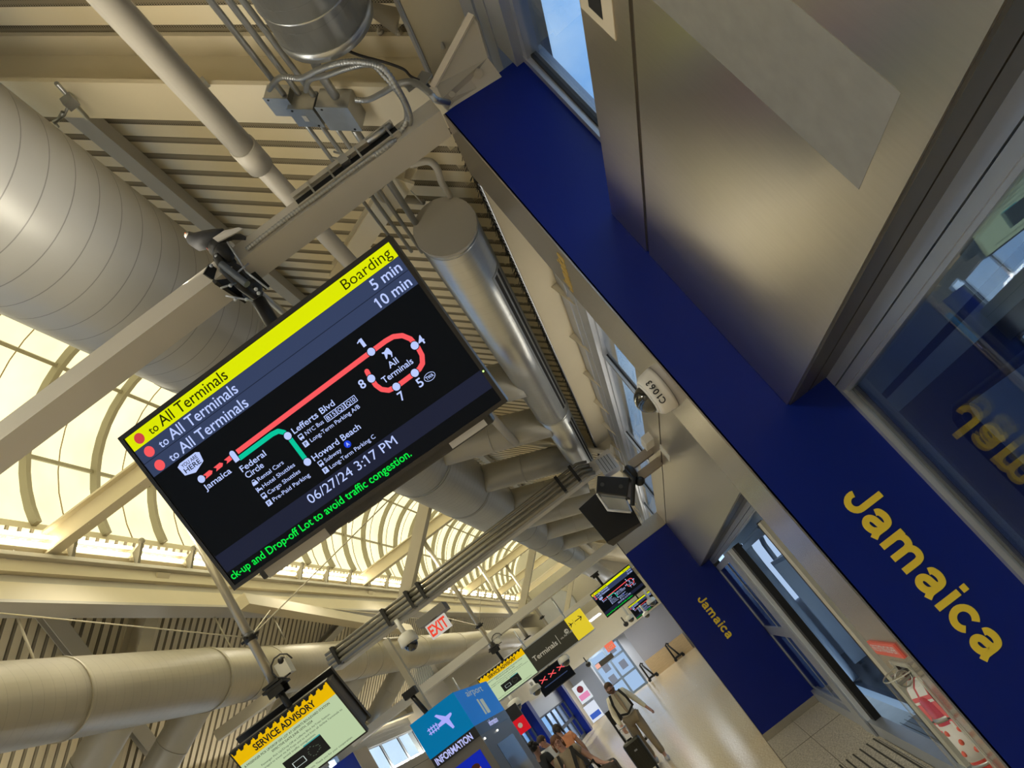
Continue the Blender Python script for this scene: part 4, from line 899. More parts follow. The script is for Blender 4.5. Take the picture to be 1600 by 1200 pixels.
# ================================================================ CONDUIT RACK ON THE SECOND BEAM
for i,(z,dy,r) in enumerate(((2.27,0,.03),(2.20,-.03,.028),(2.13,-.05,.03),(2.335,.02,.022))):
    b=MB(); b.tube([(-4.1,10.66+dy,z),(.22,10.66+dy,z),(.35,10.7+dy,z-.05)],r,10); tag(b.build('rack_conduit',mat('rack_pipe',(.27,.25,.20),.35,.4)),['upper middle','lower middle','lowest','topmost'][i]+' conduit of the long rack on the second cross beam','conduit','conduits on the rack of the second cross beam')
for x,l in ((.12,'nearest the silver duct'),(-.12,'second from the silver duct end'),(-2.5,'left of the middle'),(-2.7,'just left of that in the middle'),(-3.1,'over the EXIT sign'),(-3.95,'left of the dome camera')): b=MB(); b.box(x-.022,x+.022,10.575,10.7,2.1,2.36); tag(b.build('rack_clamp',blackm),'dark clamp on the conduit rack, '+l,'clamp','clamps of the conduit rack')
# EXIT sign
t=thing('exit_sign','white sign with red EXIT letters hanging under the conduit rack','sign',P(685,980,y=10.5))
TLx=P(665,980,y=10.5);TRx=P(691,958,y=10.5); W=.31; c0=(TLx+TRx)/2; c0=Vector((c0.x+.005,10.5,c0.z)); z1=c0.z; z0=z1-.20
m=MB(); m.box(c0.x-W/2,c0.x+W/2,10.5,10.54,z0,z1); m.build('panel',[emis('exit_panel',(.62,.58,.50),.9)],t)
m=MB(); text(m,'EXIT',V(c0.x-.135,10.496,z0+.03),V(1,0,0),V(0,0,1),width=.27,cap=.14,mi=0,off=.03); m.build('lettering',[emis('exit_red',(.85,.06,.03),1)],t)
m=MB(); m.box(c0.x-.22,c0.x+.22,10.45,10.7,z1+.02,z1+.13); m.box(c0.x-.05,c0.x+.05,10.5,10.54,z1,z1+.03); m.build('canopy_box',[mat('canopy_grey',(.22,.21,.19),.5)],t)
def dome(name,label,c,axis,r,hgt,grp=None,mats=None):
    """surveillance dome: c = mounting point, axis = direction it points"""
    axis=Vector(axis).normalized(); t=thing(name,label,'camera',c,grp); c=Vector(c)
    m=MB(); m.tube([c,c+axis*hgt*.12,c+axis*hgt*.5,c+axis*hgt*.62],[r,r,r*.93,r*.80],32); m.build('base',[offw],t)
    m=MB(); m.tube([c+axis*hgt*.6,c+axis*hgt*.68],[r*.74,r*.70],32); m.build('trim_ring',[white],t)
    a=axis.cross(V(0,0,1)) if abs(axis.z)<.9 else V(1,0,0); a.normalize(); b_=axis.cross(a)
    m=MB(); m.ball(c+axis*hgt*.62,r*.62,r*.62,r*.62,24,14,0,(a,b_,axis)); m.build('dome',[mat('smoked_dome',(.02,.02,.018),.05,coat=1)],t)
    return t
def pendant(label,c,top,r=.09,grp=None,arm=None):
    c=Vector(c); t=thing('pendant_camera',label,'camera',c,grp)
    m=MB(); m.tube([c+V(0,0,top),c+V(0,0,.10)],r*.28,12); m.build('stem',[offw],t)
    m=MB(); m.tube([c+V(0,0,.14),c+V(0,0,.11),c,c-V(0,0,.03)],[r*.55,r,r*1.12,r*1.05],28); m.build('housing',[offw],t)
    m=MB(); m.ball(c-V(0,0,.02),r*.85,r*.85,r*.9,20,12); m.build('dome',[MT['smoked_dome']],t)
    return t
dc=P(1036,605,x=.498)
cam1=dome('dome_camera','white wall mounted dome camera marked C1063 on the side of the near blue pier',dc,(-1,0,0),.092,.11)
m=MB(); 
# number on the rim, wrapped on the lower front of the base
axis=V(-1,0,0); k0=None
for i,ch in enumerate('C1063'):
    ang=math.radians(232+ i*13.5)   # around the base, seen from below/front
    rr=.0935; cc=dc+axis*.034; rad=V(0,math.sin(ang),math.cos(ang)); 
    tang=V(0,math.cos(ang),-math.sin(ang))
    text(m,ch,cc+rad*rr-tang*(.009 if ch!='1' else .0015),tang,V(-1,0,0)*1.0,cap=.024,mi=0,off=.02)
m.build('number_lettering',[black],cam1)
m=MB(); m.box(.486,.499,dc.y+.0,dc.y+.09,dc.z+.13,dc.z+.20)
smoke=MT['smoked_dome']
pendant('large pendant dome camera left of the EXIT sign',P(640,1003,y=10.6),.35,.12)
for (u,v,y,l,tp) in ((882,1032,23.1,'white pendant camera at the right end of the dark Terminals sign',.22),(985,966,33,'white pendant camera below the upper distant route screen',1.0),(1018,940,30,'white pendant camera in front of the farthest route screen',.9),(1010,960,38,'white pendant camera under the farthest route screen',.5),(837,1078,23.5,'white pendant camera beside a left wall blue pier',.25),(805,1102,19.5,'white pendant camera above the red poster',.25)):
    pendant(l,P(u,v,y=y),tp,.16,'distant pendant cameras')
for (u,v,l) in ((955,975,'small black camera ball under the far bulkhead, right'),(919,1038,'small black camera ball under the far bulkhead, left')):
    q=P(u+23 if u>950 else u,v,y=36.5) if u>950 else P(u,v,y=36.5)
    m=MB(); m.ball(q,.12); m.tube([q,q+V(0,0,.35)],.03,8); tag(m.build('ball_camera',black),l,'camera')
# ================================================================ DIRECTION SIGN
t=thing('direction_sign','long hanging sign, dark Terminals via AirTrain panel ending in a yellow arrow panel','sign',P(882,1000,y=23))
ys=23.0; xr=P(905,950,y=ys).x; xm=P(881,968,y=ys).x; zt=P(905,950,y=ys).z; zb=P(925,985,y=ys).z; xl=xr-4.6
m=MB(); m.box(xl,xm,ys,ys+.2,zb,zt); m.build('dark_panel',[mat('sign_dark',(.045,.045,.035),.4)],t)
m=MB(); m.box(xm,xr,ys,ys+.2,zb,zt); m.build('yellow_panel',[emis('sign_yellow',(.80,.62,.03),.9)],t)
m=MB(); m.box(xl-.02,xr+.02,ys-.01,ys+.21,zt,zt+.03); m.box(xl-.02,xr+.02,ys-.01,ys+.21,zb-.03,zb); m.build('frame',[alu],t)
m=MB(); xs=P(828,1010,y=ys).x; xt=P(858,986,y=ys).x; k_=(xt-xs)/text_geo('erminals',.015)[3]; text(m,'Terminals',V(xt,ys-.005,zb+.26),V(1,0,0),V(0,0,1),width=None,cap=k_*.69,mi=0,off=.015,right=True)
m.box(xt+.06,xt+.075,ys-.006,ys,zb+.22,zb+.50); text(m,'via AirTrain',V(xt+.14,ys-.005,zb+.30),V(1,0,0),V(0,0,1),width=.42,mi=0)
m.build('lettering',[white],t)
m=MB(); cx=xm-.13; m.disc((cx,ys-.004,zb+.40),(0,-1,0),.065,24); m.build('roundel',[white],t)
m=MB(); m.bar((cx-.04,ys-.008,zb+.40),(cx+.04,ys-.008,zb+.40),.004,.014); m.bar((cx+.01,ys-.008,zb+.43),(cx+.04,ys-.008,zb+.40),.004,.014); m.bar((cx+.01,ys-.008,zb+.37),(cx+.04,ys-.008,zb+.40),.004,.014); m.build('roundel_arrow',[black],t)
m=MB(); cy=zb+.47
m.bar((xm+.22,ys-.004,cy),(xm+.44,ys-.004,cy),.004,.022); m.bar((xm+.37,ys-.004,cy+.07),(xm+.45,ys-.004,cy),.004,.022); m.bar((xm+.37,ys-.004,cy-.07),(xm+.45,ys-.004,cy),.004,.022)
px_=xm+.09; m.bar((px_-.07,ys-.004,cy),(px_+.07,ys-.004,cy),.004,.022); m.ext([(px_+.02,ys-.004,cy),(px_-.04,ys-.004,cy+.075),(px_-.055,ys-.004,cy+.075),(px_-.02,ys-.004,cy),(px_-.055,ys-.004,cy-.075),(px_-.04,ys-.004,cy-.075)],(0,.004,0)); m.box(xm+.185,xm+.190,ys-.005,ys,cy-.09,cy+.09)
m.build('symbol',[black],t)
m=MB()
for x in (xr-.5,xr-1.9,xl+.5): m.tube([(x,ys+.1,zt),(x,ys+.1,zt+.6)],.025,8)
m.build('hanger',[alu],t)
# ================================================================ INFORMATION KIOSK
ky=11.0; xa=P(640,1133,y=ky).x; xb=P(708,1082,y=ky).x; zt=P(660,1118,y=ky).z; zb=P(742,1134,y=ky).z+.0; zs=zb+.02
t=thing('information_kiosk','square kiosk with turquoise airport train sign above an INFORMATION band','kiosk',((xa+xb)/2,ky,FZ))
ybk=13.0
teal=emis('kiosk_teal',(.0,.16,.36),.95); teal2=emis('kiosk_blue',(.0,.13,.45),.8)
m=MB(); m.box(xa,xb,ky,ky+.01,zb,zt); m.build('front_sign',[teal],t)
m=MB(); m.box(xb-.01,xb,ky+.012,ybk,zb-.04,zt-.005); m.build('side_sign',[teal2],t)
m=MB(); m.box(xa,xb-.01,ky+.011,ybk,zb,zt-.01); m.build('sign_box',[bronze],t)
m=MB(); m.box(xa+.01,xb+.005,ky-.004,ybk,zb-.14,zb); m.build('name_band',[black],t)
m=MB(); text(m,'INFORMATION',V(xa+.05,ky-.008,zb-.115),V(1,0,0),V(0,0,1),width=xb-xa-.14,cap=.085,mi=0,off=.03); text(m,'information',V(xb+.007,ky+.7,zb-.10),V(0,1,0),V(0,0,1),width=.55,mi=0,off=.02); m.build('band_lettering',[emis('band_white',(.55,.58,1),.9)],t)
# plane with rail symbol
cx=(xa+xb)/2+.0; cz=(zt+zb)/2+.03; s=.42*(xb-xa)
def sy_(pts,m,d=.004): m.ext([(cx+a*s,ky-d,cz+b_*s) for a,b_ in pts],(0,.003,0))
lil=emis('symbol_lilac',(.42,.42,1.0),.95)
m=MB(); sy_([(.62,.13),(.66,.08),(.62,.02),(.44,-.06),(.46,-.46),(.36,-.48),(.22,-.10),(-.12,-.10),(-.12,.04),(.12,.08),(-.06,.40),(.04,.42),(.36,.12)],m)
for k_ in range(4):
    x=-.18-k_*.13; sy_([(x-.02,-.16),(x+.02,-.16),(x+.02,.16),(x-.02,.16)],m)
sy_([(-.66,.06),(-.12,.06),(-.12,.10),(-.66,.10)],m); sy_([(-.66,-.10),(-.12,-.10),(-.12,-.06),(-.66,-.06)],m)
m.build('symbol',[lil],t)
m=MB(); text(m,'airport',V(xb+.004,ky+.5,cz+.10),V(0,1,0),V(0,0,1),width=1.0,cap=.10,mi=0); m.build('side_lettering',[emis('side_text',(.45,.50,.42),.6)],t)
m=MB(); m.box(xb,xb+.004,ky+.85,ky+.93,cz-.22,cz+.02); m.box(xb,xb+.004,ky+1.0,ky+1.18,cz-.22,cz+.0);m.build('side_symbol',[MT['side_text']],t)
m=MB(); m.box(xa,xb,ky+.02,ybk,FZ,zb-.14); m.build('body',[mat('kiosk_grey',(.16,.15,.135),.35,.4)],t)
m=MB(); m.box(xa+.12,xb-.10,ky+.012,ky+.03,-.75,zb-.27); m.build('poster',[emis('poster_blue',(.005,.02,.42),.9)],t)
m=MB(); hx=xb-.26; hz=zb-.47
m.ball((hx,ky+.006,hz),.055,.004,.07); m.build('poster_face',[emis('pf',(.55,.22,.12),.9)],t)
m=MB(); m.ball((hx-.01,ky+.004,hz+.05),.065,.004,.045); m.build('poster_hair',[emis('ph',(.05,.015,.01),.9)],t)
m=MB(); m.ext([(hx-.10,ky+.006,hz-.3),(hx+.12,ky+.006,hz-.3),(hx+.12,ky+.006,hz-.12),(hx+.03,ky+.006,hz-.07),(hx-.04,ky+.006,hz-.07),(hx-.10,ky+.006,hz-.13)],(0,.003,0)); m.build('poster_suit',[emis('ps',(.45,.01,.05),.9)],t)
m=MB(); text(m,'▲ Concierge',V(xa+.18,ky+.008,zb-.42),V(1,0,0),V(0,0,1),width=.2,mi=0); 
m=MB(); m.box(xb-.006,xb+.004,ky+.5,ybk-.4,-1.0,zb-.35); m.build('side_window',[mat('kiosk_glass',(.10,.14,.2),.1)],t)
m=MB()
for y in(ky+.1,ky+.9): m.ball((xb+.01,y,zb-.20),.014,seg=8,ring=6)
m.build('spot_light',[emis('spot',(1,.95,.85),3)],t)
# post from rack to kiosk
post_=MB(); q=P(615,1020,y=11.2); post_.bar((q.x,11.2,2.1),(q.x,11.2,zt-.01),.09,.09,up=(0,1,0)); tag(post_.build('square_post',mat('post_cream',(.55,.50,.38),.5)),'square cream post dropping from the conduit rack to the information kiosk','post')
m=MB(); q=P(643,1086,y=10.9); m.tube([q,q+V(.05,0,-.3)],.035,10); m.box(q.x-.10,q.x+.1,q.y-.05,q.y+.05,q.z-.02,q.z+.08); tag(m.build('kiosk_mount',blackm),'small black clamp mount on top of the information kiosk','mount')
# red poster on left wall area
t=thing('wall_poster','small black and red poster board right of the information kiosk','poster',P(795,1135,y=17)); q=P(785,1118,y=17)
m=MB(); m.box(q.x,q.x+.36,17,17.03,q.z-.22,q.z+.05); m.build('black_half',[black],t); m=MB(); m.box(q.x,q.x+.36,17,17.03,q.z-.52,q.z-.22); m.build('red_half',[emis('poster_red',(.7,.01,.02),.8)],t)
m=MB(); m.disc((q.x+.2,16.99,q.z-.36),(0,-1,0),.05,16); m.build('roundel',[white],t)
# lit advertisement by the far doors
for (u,v,w_,h_,l,cols) in ((893,1076,.55,.75,'tall white lit advertisement with pink block beside the far blue pier',((.7,.75,.8),(.75,.25,.45))),(911,1106,.55,.70,'white lit notice with blue heading below the advertisement',((.7,.75,.85),(.05,.12,.5)))):
    q=P(u,v,y=34.5); t=thing('lit_board',l,'advertisement',q)
    m=MB(); m.box(q.x,q.x+w_,34.5,34.56,q.z-h_,q.z); m.build('panel',[emis('board%d'%u,cols[0],1.0)],t)
    m=MB(); m.box(q.x+.05,q.x+w_-.05,34.49,34.5,q.z-h_*.85,q.z-h_*.55); m.build('block',[emis('blockc%d'%u,cols[1],1.0)],t)
    if u==893: m=MB(); m.disc((q.x+w_/2,34.48,q.z-h_*.3),(0,-1,0),.14,20); m.build('roundel',[emis('dot',(.18,.03,.04),1)],t)
# ================================================================ FAR WALL: bench panel, trolleys, doors
wood=mat('plywood',(.52,.38,.20),.45,noise=.2,nscale=4,stretch=(1,1,6))
m=MB(); m.box(-2.7,-.1,46.6,46.98,FZ,-.95); tag(m.build('wood_barrier',wood),'long plywood barrier panel standing against the grey far wall','panel')
t=thing('baggage_trolley','black baggage trolley standing against the plywood barrier','trolley',P(1012,1046,y=46,))
def trolley(t,x,y):
    m=MB(); m.tube([(x,y,FZ+.1),(x+.02,y,FZ+1.0),(x+.1,y,FZ+1.05),(x+.2,y,FZ+.95)],.05,8); m.tube([(x+.35,y,FZ+.1),(x+.12,y,FZ+.95)],.05,8); m.build('frame',[blackm],t)
    m=MB(); m.box(x,x+.55,y-.2,y+.3,FZ+.12,FZ+.22); m.build('tray',[blackm],t)
    m=MB(); 
    for a in(0,.5): m.tube([(x+a,y-.2,FZ+.09),(x+a,y-.14,FZ+.09)],.09,12)
    m.build('wheel',[rubber],t)
trolley(t,P(1005,1048,y=46).x,46)
t=thing('baggage_trolley','second black baggage trolley, right of the other by the barrier','trolley',(-.7,46.2,FZ)); trolley(t,P(1055,1030,y=46).x,46.2)
t=thing('glass_door','distant double glass door beside the grey far wall, posters on its panes','door',(-4.2,46.8,FZ))
xa=P(958,1048,y=47).x-1.0; xb=P(1000,1072,y=47).x+.15
xa,xb=-5.2,-3.3
m=MB()
for x in (xa,xa+(xb-xa)*.5,xb): m.box(x-.06,x+.06,46.8,46.95,FZ,.9)
for z in (FZ,-.95,.15,.85): m.box(xa,xb,46.82,46.93,z,z+.12)
m.build('frame',[mat('door_grey',(.18,.24,.32),.3,.5)],t)
m=MB(); m.box(xa,xb,46.86,46.88,FZ+.1,.9); m.build('glass_pane',[emis('door_daylight',(.40,.58,.85),.9)],t)
m=MB()
for x,z in ((xa+.35,-.2),(xa+1.2,.4),(xa+.3,-.9),(xa+1.25,-.6)): m.box(x,x+.4,46.79,46.81,z,z+.45)
m.build('notice',[emis('notice',(.25,.28,.35),.8)],t)
m=MB(); m.box(-8.6,-5.6,49.0,49.1,FZ,1.2); struct(m.build('wall_side',mat('pale_blue_wall',(.45,.52,.66),.4)))
t=thing('far_sign','small dark hanging sign with a lit end, in the far lobby','sign',P(945,1035,y=42)); q0=P(932,1043,y=42);q1=P(955,1025,y=42)
m=MB(); m.box(q0.x,q1.x+.1,42,42.1,q0.z-.12,q0.z+.14); m.build('panel',[bronze],t); m=MB(); m.box(q0.x-.02,q0.x+.22,41.98,42,q0.z-.1,q0.z+.12); m.build('lit_end',[emis('litend',(.9,.45,.35),1)],t)
t=thing('exit_sign','tiny distant red EXIT sign under the bulkhead','sign',P(955,1008,y=38)); q=P(953,1010,y=38)
m=MB(); m.box(q.x-.22,q.x+.22,38,38.1,q.z-.17,q.z+.17); m.build('panel',[emis('exit_red_panel',(.85,.18,.10),1)],t); m=MB(); text(m,'EXIT',V(q.x-.17,37.99,q.z-.09),V(1,0,0),V(0,0,1),width=.34,mi=0); m.build('lettering',[white],t)
for i in range(8):
    m=MB(); x=-6.6+(i%4)*1.7; y_=38+(i//4)*5; m.box(x,x+.6,y_,y_+1.2,2.07,2.1) if i<4 else m.box(x,x+.6,y_+1.5,y_+2.7,1.27,1.3); tag(m.build('ceiling_light',emis('lobby_fill',(.9,.94,1),9)),'square glowing panel added to brighten the far lobby','ceiling light','added lobby light panels')  # extra glowing panels added overhead to brighten the far wall
# ================================================================ FIRE EXTINGUISHER in the near pier side
ex_=.518; ey_=2.905
t=thing('fire_extinguisher','red fire extinguisher with hang tag in a recess of the near pier','fire extinguisher',(ex_,ey_,-1.10))
m=MB(); m.tube([(ex_,ey_,-1.10),(ex_,ey_,-1.07),(ex_,ey_,-.66),(ex_,ey_,-.625),(ex_,ey_,-.605)],[.045,.055,.055,.042,.018],32); m.build('cylinder',[red],t)
m=MB(); m.tube([(ex_,ey_,-.605),(ex_,ey_,-.575)],.018,12); m.bar((ex_+.02,ey_,-.565),(ex_-.07,ey_,-.553),.02,.008); m.bar((ex_+.02,ey_,-.578),(ex_-.065,ey_,-.583),.02,.008); m.build('valve_handle',[galv],t)
m=MB(); m.tube([(ex_-.045+.026*math.cos(a/12*6.28),ey_-.022,-.572+.026*math.sin(a/12*6.28)) for a in range(13)],.003,6); m.build('pull_ring',[galv],t)
m=MB(); m.tube([(ex_+.01,ey_+.02,-.58),(ex_+.03,ey_+.07,-.62),(ex_+.02,ey_+.07,-.8),(ex_,ey_+.062,-.98)],.010,8); m.build('hose',[rubber],t)
m=MB(); m.tube([(ex_,ey_,-.865),(ex_,ey_,-.742)],.0560,32); m.build('label',[mat('paper_label',(.72,.70,.68),.5)],t)
m=MB()
for dz,an in ((-.765,250),(-.765,200),(-.80,225),(-.835,250),(-.835,200)): a_=math.radians(an); m.ball((ex_+.0562*math.cos(a_),ey_+.0562*math.sin(a_),dz),.008,.008,.010,8,6)
m.build('label_picture',[redl],t)
m=MB(); tg=[(ex_-.035,-.588),(ex_-.056,-.612),(ex_-.063,-.64),(ex_-.062,-.68),(ex_-.060,-.72),(ex_-.058,-.765)]; w0,w1=-.062,.018
for (xa_,za_),(xb_,zb_) in zip(tg,tg[1:]): m.add([V(xa_+.04,ey_+w0,za_),V(xa_,ey_+w1,za_),V(xb_,ey_+w1,zb_),V(xb_+.04,ey_+w0,zb_)],[(0,1,2,3)],0)
def strip(z0_,z1_,a_,b_,mi=1):
    import bisect
    def xz(z):
        for (xa_,za_),(xb_,zb_) in zip(tg,tg[1:]):
            if zb_<=z<=za_: return xa_+(xb_-xa_)*(z-za_)/(zb_-za_)
        return tg[-1][0]
    sk_=lambda w_: -.0014+(w1-w_)*.5; m.add([V(xz(z0_)+sk_(a_),ey_+a_,z0_),V(xz(z0_)+sk_(b_),ey_+b_,z0_),V(xz(z1_)+sk_(b_),ey_+b_,z1_),V(xz(z1_)+sk_(a_),ey_+a_,z1_)],[(0,1,2,3)],mi)
for z0_,z1_ in ((-.590,-.612),(-.612,-.64)): strip(z0_,z1_,w0+.003,-.022); strip(z0_,z1_,-.014,w1-.003)
strip(-.655,-.664,w0,w1); strip(-.682,-.705,-.035,-.003); strip(-.735,-.757,w0+.004,w1-.004); strip(-.722,-.729,w0,w1,2)
m.build('hang_tag',[mat('tag_red',(.78,.13,.15),.5),white,black],t)
m=MB(); m.tube([(ex_,ey_,-.715),(ex_,ey_,-.73)],.0575,24); m.build('strap',[galv],t)
m=MB(); m.tube([(ex_,ey_,-.875),(ex_,ey_,-.885)],.0575,24); m.tube([V(ex_-.056,ey_+.02*math.cos(k/16*6.28),-.925+.04*math.sin(k/16*6.28)) for k in range(17)],.004,6); m.build('buckle',[galv],t)
# clear cover bulging from the pier side
t=thing('extinguisher_cover','clear acrylic bubble cover over the fire extinguisher recess','cover',(.48,2.915,-1.42))
m=MB(); N=12; prof=[]
def arc(k,r=.093,d=.078): a=math.pi*k/N; return (.499-d*math.sin(a), 2.915-r*math.cos(a))
vs=[];zs=[-.555,-1.40]
for z in zs: vs+=[V(*arc(k),z) for k in range(N+1)]
fs=[(k,k+1,N+2+k,N+1+k) for k in range(N)]
m.add(vs,fs,0,True); m.add([V(*arc(k),-.555) for k in range(N+1)],[tuple(range(N+1))],0); m.build('shell',[acry],t)
m=MB(); m.tube([V(*arc(k),-.555) for k in range(N+1)],.0022,6); m.box(.494,.499,2.805,2.825,-1.42,-.54); m.box(.494,.499,3.005,3.025,-1.42,-.54); m.box(.494,.499,2.805,3.025,-.545,-.53); m.build('rim',[mat('acrylic_edge',(.65,.66,.58),.2,alpha=.55)],t)
# ================================================================ CLUSTER OF SCREENS/SPEAKERS ON THE HEADER
t=thing('wall_screen','black back of a bracketed wall screen in front of the second header','screen',P(950,800,y=7.2))
q=[P(903,792,y=7.2),P(932,770,y=7.2),P(1001,815,y=7.2),P(948,847,y=7.2)]
cc=P(951,808,y=7.2)
m=MB(); m.ext([P(904,795,y=7.15),P(933,769,y=7.15),P(985,788,y=7.15),P(1000,816,y=7.15),P(948,847,y=7.15)],(.0,.09,-.02)); m.build('housing',[black],t)
m=MB(); m.ext([P(947,848,y=7.15),P(1000,817,y=7.15),P(1001,820,y=7.3),P(958,853,y=7.3)],(0,.02,0)); m.build('lower_edge',[mat('matte_black',(.05,.05,.05),.5)],t)
t=thing('loudspeaker','black box loudspeaker with two drivers on the header bracket','loudspeaker',P(957,757,y=6.8))
m=MB(); m.ext([P(933,743,y=6.8),P(984,746,y=6.8),P(980,776,y=6.8),P(931,770,y=6.8)],(.02,.2,-.02)); m.build('housing',[black],t,bevel=.01)
m=MB()
for u,v in ((941,757),(970,760)): q=P(u,v,y=6.79); m.disc(q,(-q).normalized(),.018,16)
m.build('driver',[mat('driver_grey',(.05,.05,.05),.3)],t)
t=thing('convex_mirror','tilted rectangular safety mirror below the loudspeaker reflecting daylight','mirror',P(960,785,y=6.85))
m=MB(); m.ext([P(934,773,y=6.9),P(976,776,y=6.9),P(985,799,y=6.9),P(950,796,y=6.9)],(.01,.03,-.01)); m.build('glass',[mat('mirror',(.7,.78,.9),.08,1)],t)
m=MB(); 
pp=[P(933,771,y=6.89),P(950,797,y=6.89),P(986,800,y=6.89)]; m.tube(pp,.012,8); m.build('frame',[white],t)
t=thing('bracket_arm','grey double bracket arm reaching from the second header to the loudspeaker','bracket',P(1005,725,y=7.0))
for a_,b_ in (((1022,705),(985,728)),((1026,735),(990,752))):
    q1=P(*a_,x=.735); q2=P(*b_,y=6.9); m=MB(); m.bar(V(.737,q2.y,q2.z),q2,.075,.075); m.build('arm',[mat('arm_tan',(.30,.25,.19),.45)],t)
m=MB(); m.ball(P(986,738,y=6.85),.045,.045,.075); m.ball(P(1000,752,y=6.85),.045,.04,.04); m.tube([P(975,735,y=6.8),P(990,748,y=6.8),P(988,790,y=6.8)],.02,8); m.build('joint',[blackm],t)
m=MB(); q=P(1012,690,x=.70); m.box(.66,.738,q.y-.14,q.y+.14,q.z-.035,q.z+.035); tag(m.build('header_fixture',offw),'small cream rectangular sensor box on top of the second header, above the bracket','sensor')
m=MB(); q=P(1038,705,x=.737); m.box(.734,.7375,q.y-.1,q.y+.15,q.z-.07,q.z+.05); m.build('id_plate',[mat('plate_grey',(.6,.58,.5),.5)],h2)
t=thing('cassette_unit','grey louvred box unit under the eave beyond the silver duct','unit',P(945,725,y=10))
m=MB(); m.ext([P(930,720,y=10),P(952,708,y=10),P(968,728,y=10),P(945,742,y=10)],(0,.3,0)); m.build('body',[alu],t)
m=MB()
for k_ in range(4): m.bar(P(934+k_*4.5,717-k_*2.4,y=9.98),P(949+k_*4.5,738-k_*2.4,y=9.98),.006,.006)
m.build('louvre',[dark],t)

b=MB(); b.bar(P(378,940,y=12.6),P(640,985,y=20.5),.2,.22); tag(b.build('lower_edge_beam',cream),'long cream edge beam sloping away right of the nearest post, over the left duct','beam')
# ---- far left stretch: piers, header and bright door glazing that steps in from the wall
def farbay(ya,yb,label):
    t=thing('door_screen',label,'glazed doors',(-7.0,ya,FZ),'far left door screens')
    m=MB(); m.box(-7.15,-7.05,ya,yb,.05,.80); m.build('header_panel',[steelh],t)
    m=MB(); n_=6
    for i in range(n_+1): y=ya+(yb-ya)*i/n_; m.box(-7.12,-7.04,y-.06,y+.06,FZ,.05)
    m.box(-7.12,-7.04,ya,yb,-.02,.05); m.box(-7.12,-7.04,ya,yb,FZ+.95,FZ+1.1); m.box(-7.12,-7.04,ya,yb,FZ,FZ+.15); m.build('frame',[mat('dark_frame',(.05,.06,.08),.4,.4)],t)
    m=MB(); m.box(-7.095,-7.085,ya,yb,FZ+.1,.0); m.build('glass_pane',[clear],t)
    return t
farbay(26.6,33.2,'glazed platform doors beyond the waiting group on the far left'); farbay(34.0,43.2,'glazed platform doors between the two farthest blue piers')
for y,l,zt_ in ((33.2,'blue pier between the far left glazed doors',.84),(43.2,'blue pier at the end of the far left doors, beside the lit boards',1.4),(26.0,'blue pier just beyond the kiosk, behind the waiting group',1.5)):
    t=thing('pier',l,'pier',(-7.0,y,FZ),'blue enamel piers along the platform walls'); m=MB(); m.box(-7.4,-6.72,y,y+.01,FZ,zt_); m.build('blue_panel',[blue],t); m=MB(); m.box(-7.39,-6.725,y+.01,y+.7,FZ,zt_); m.build('core',[blue],t)
q=P(870,925,y=33); 
t=thing('duct_elbow','round grey duct elbow end high up in the far gable','duct',P(872,952,y=42.0)); m=MB(); c_=P(872,952,y=42.0); m.tube([c_+V(0,.9,0),c_],[.98,.96],36); m.build('pipe',[ductm],t); m=MB(); ring(m,(c_.x,c_.y+.02,c_.z),.96,.05,.02,36); m.build('joint_band',[ductm],t)
b=MB(); b.bar(P(436,1078,y=12.6),P(340,1150,y=12.6),.17,.14,up=(0,1,0)); tag(b.build('truss_diagonal',cream),'cream strut below the left duct, left of the nearest advisory screen','strut')
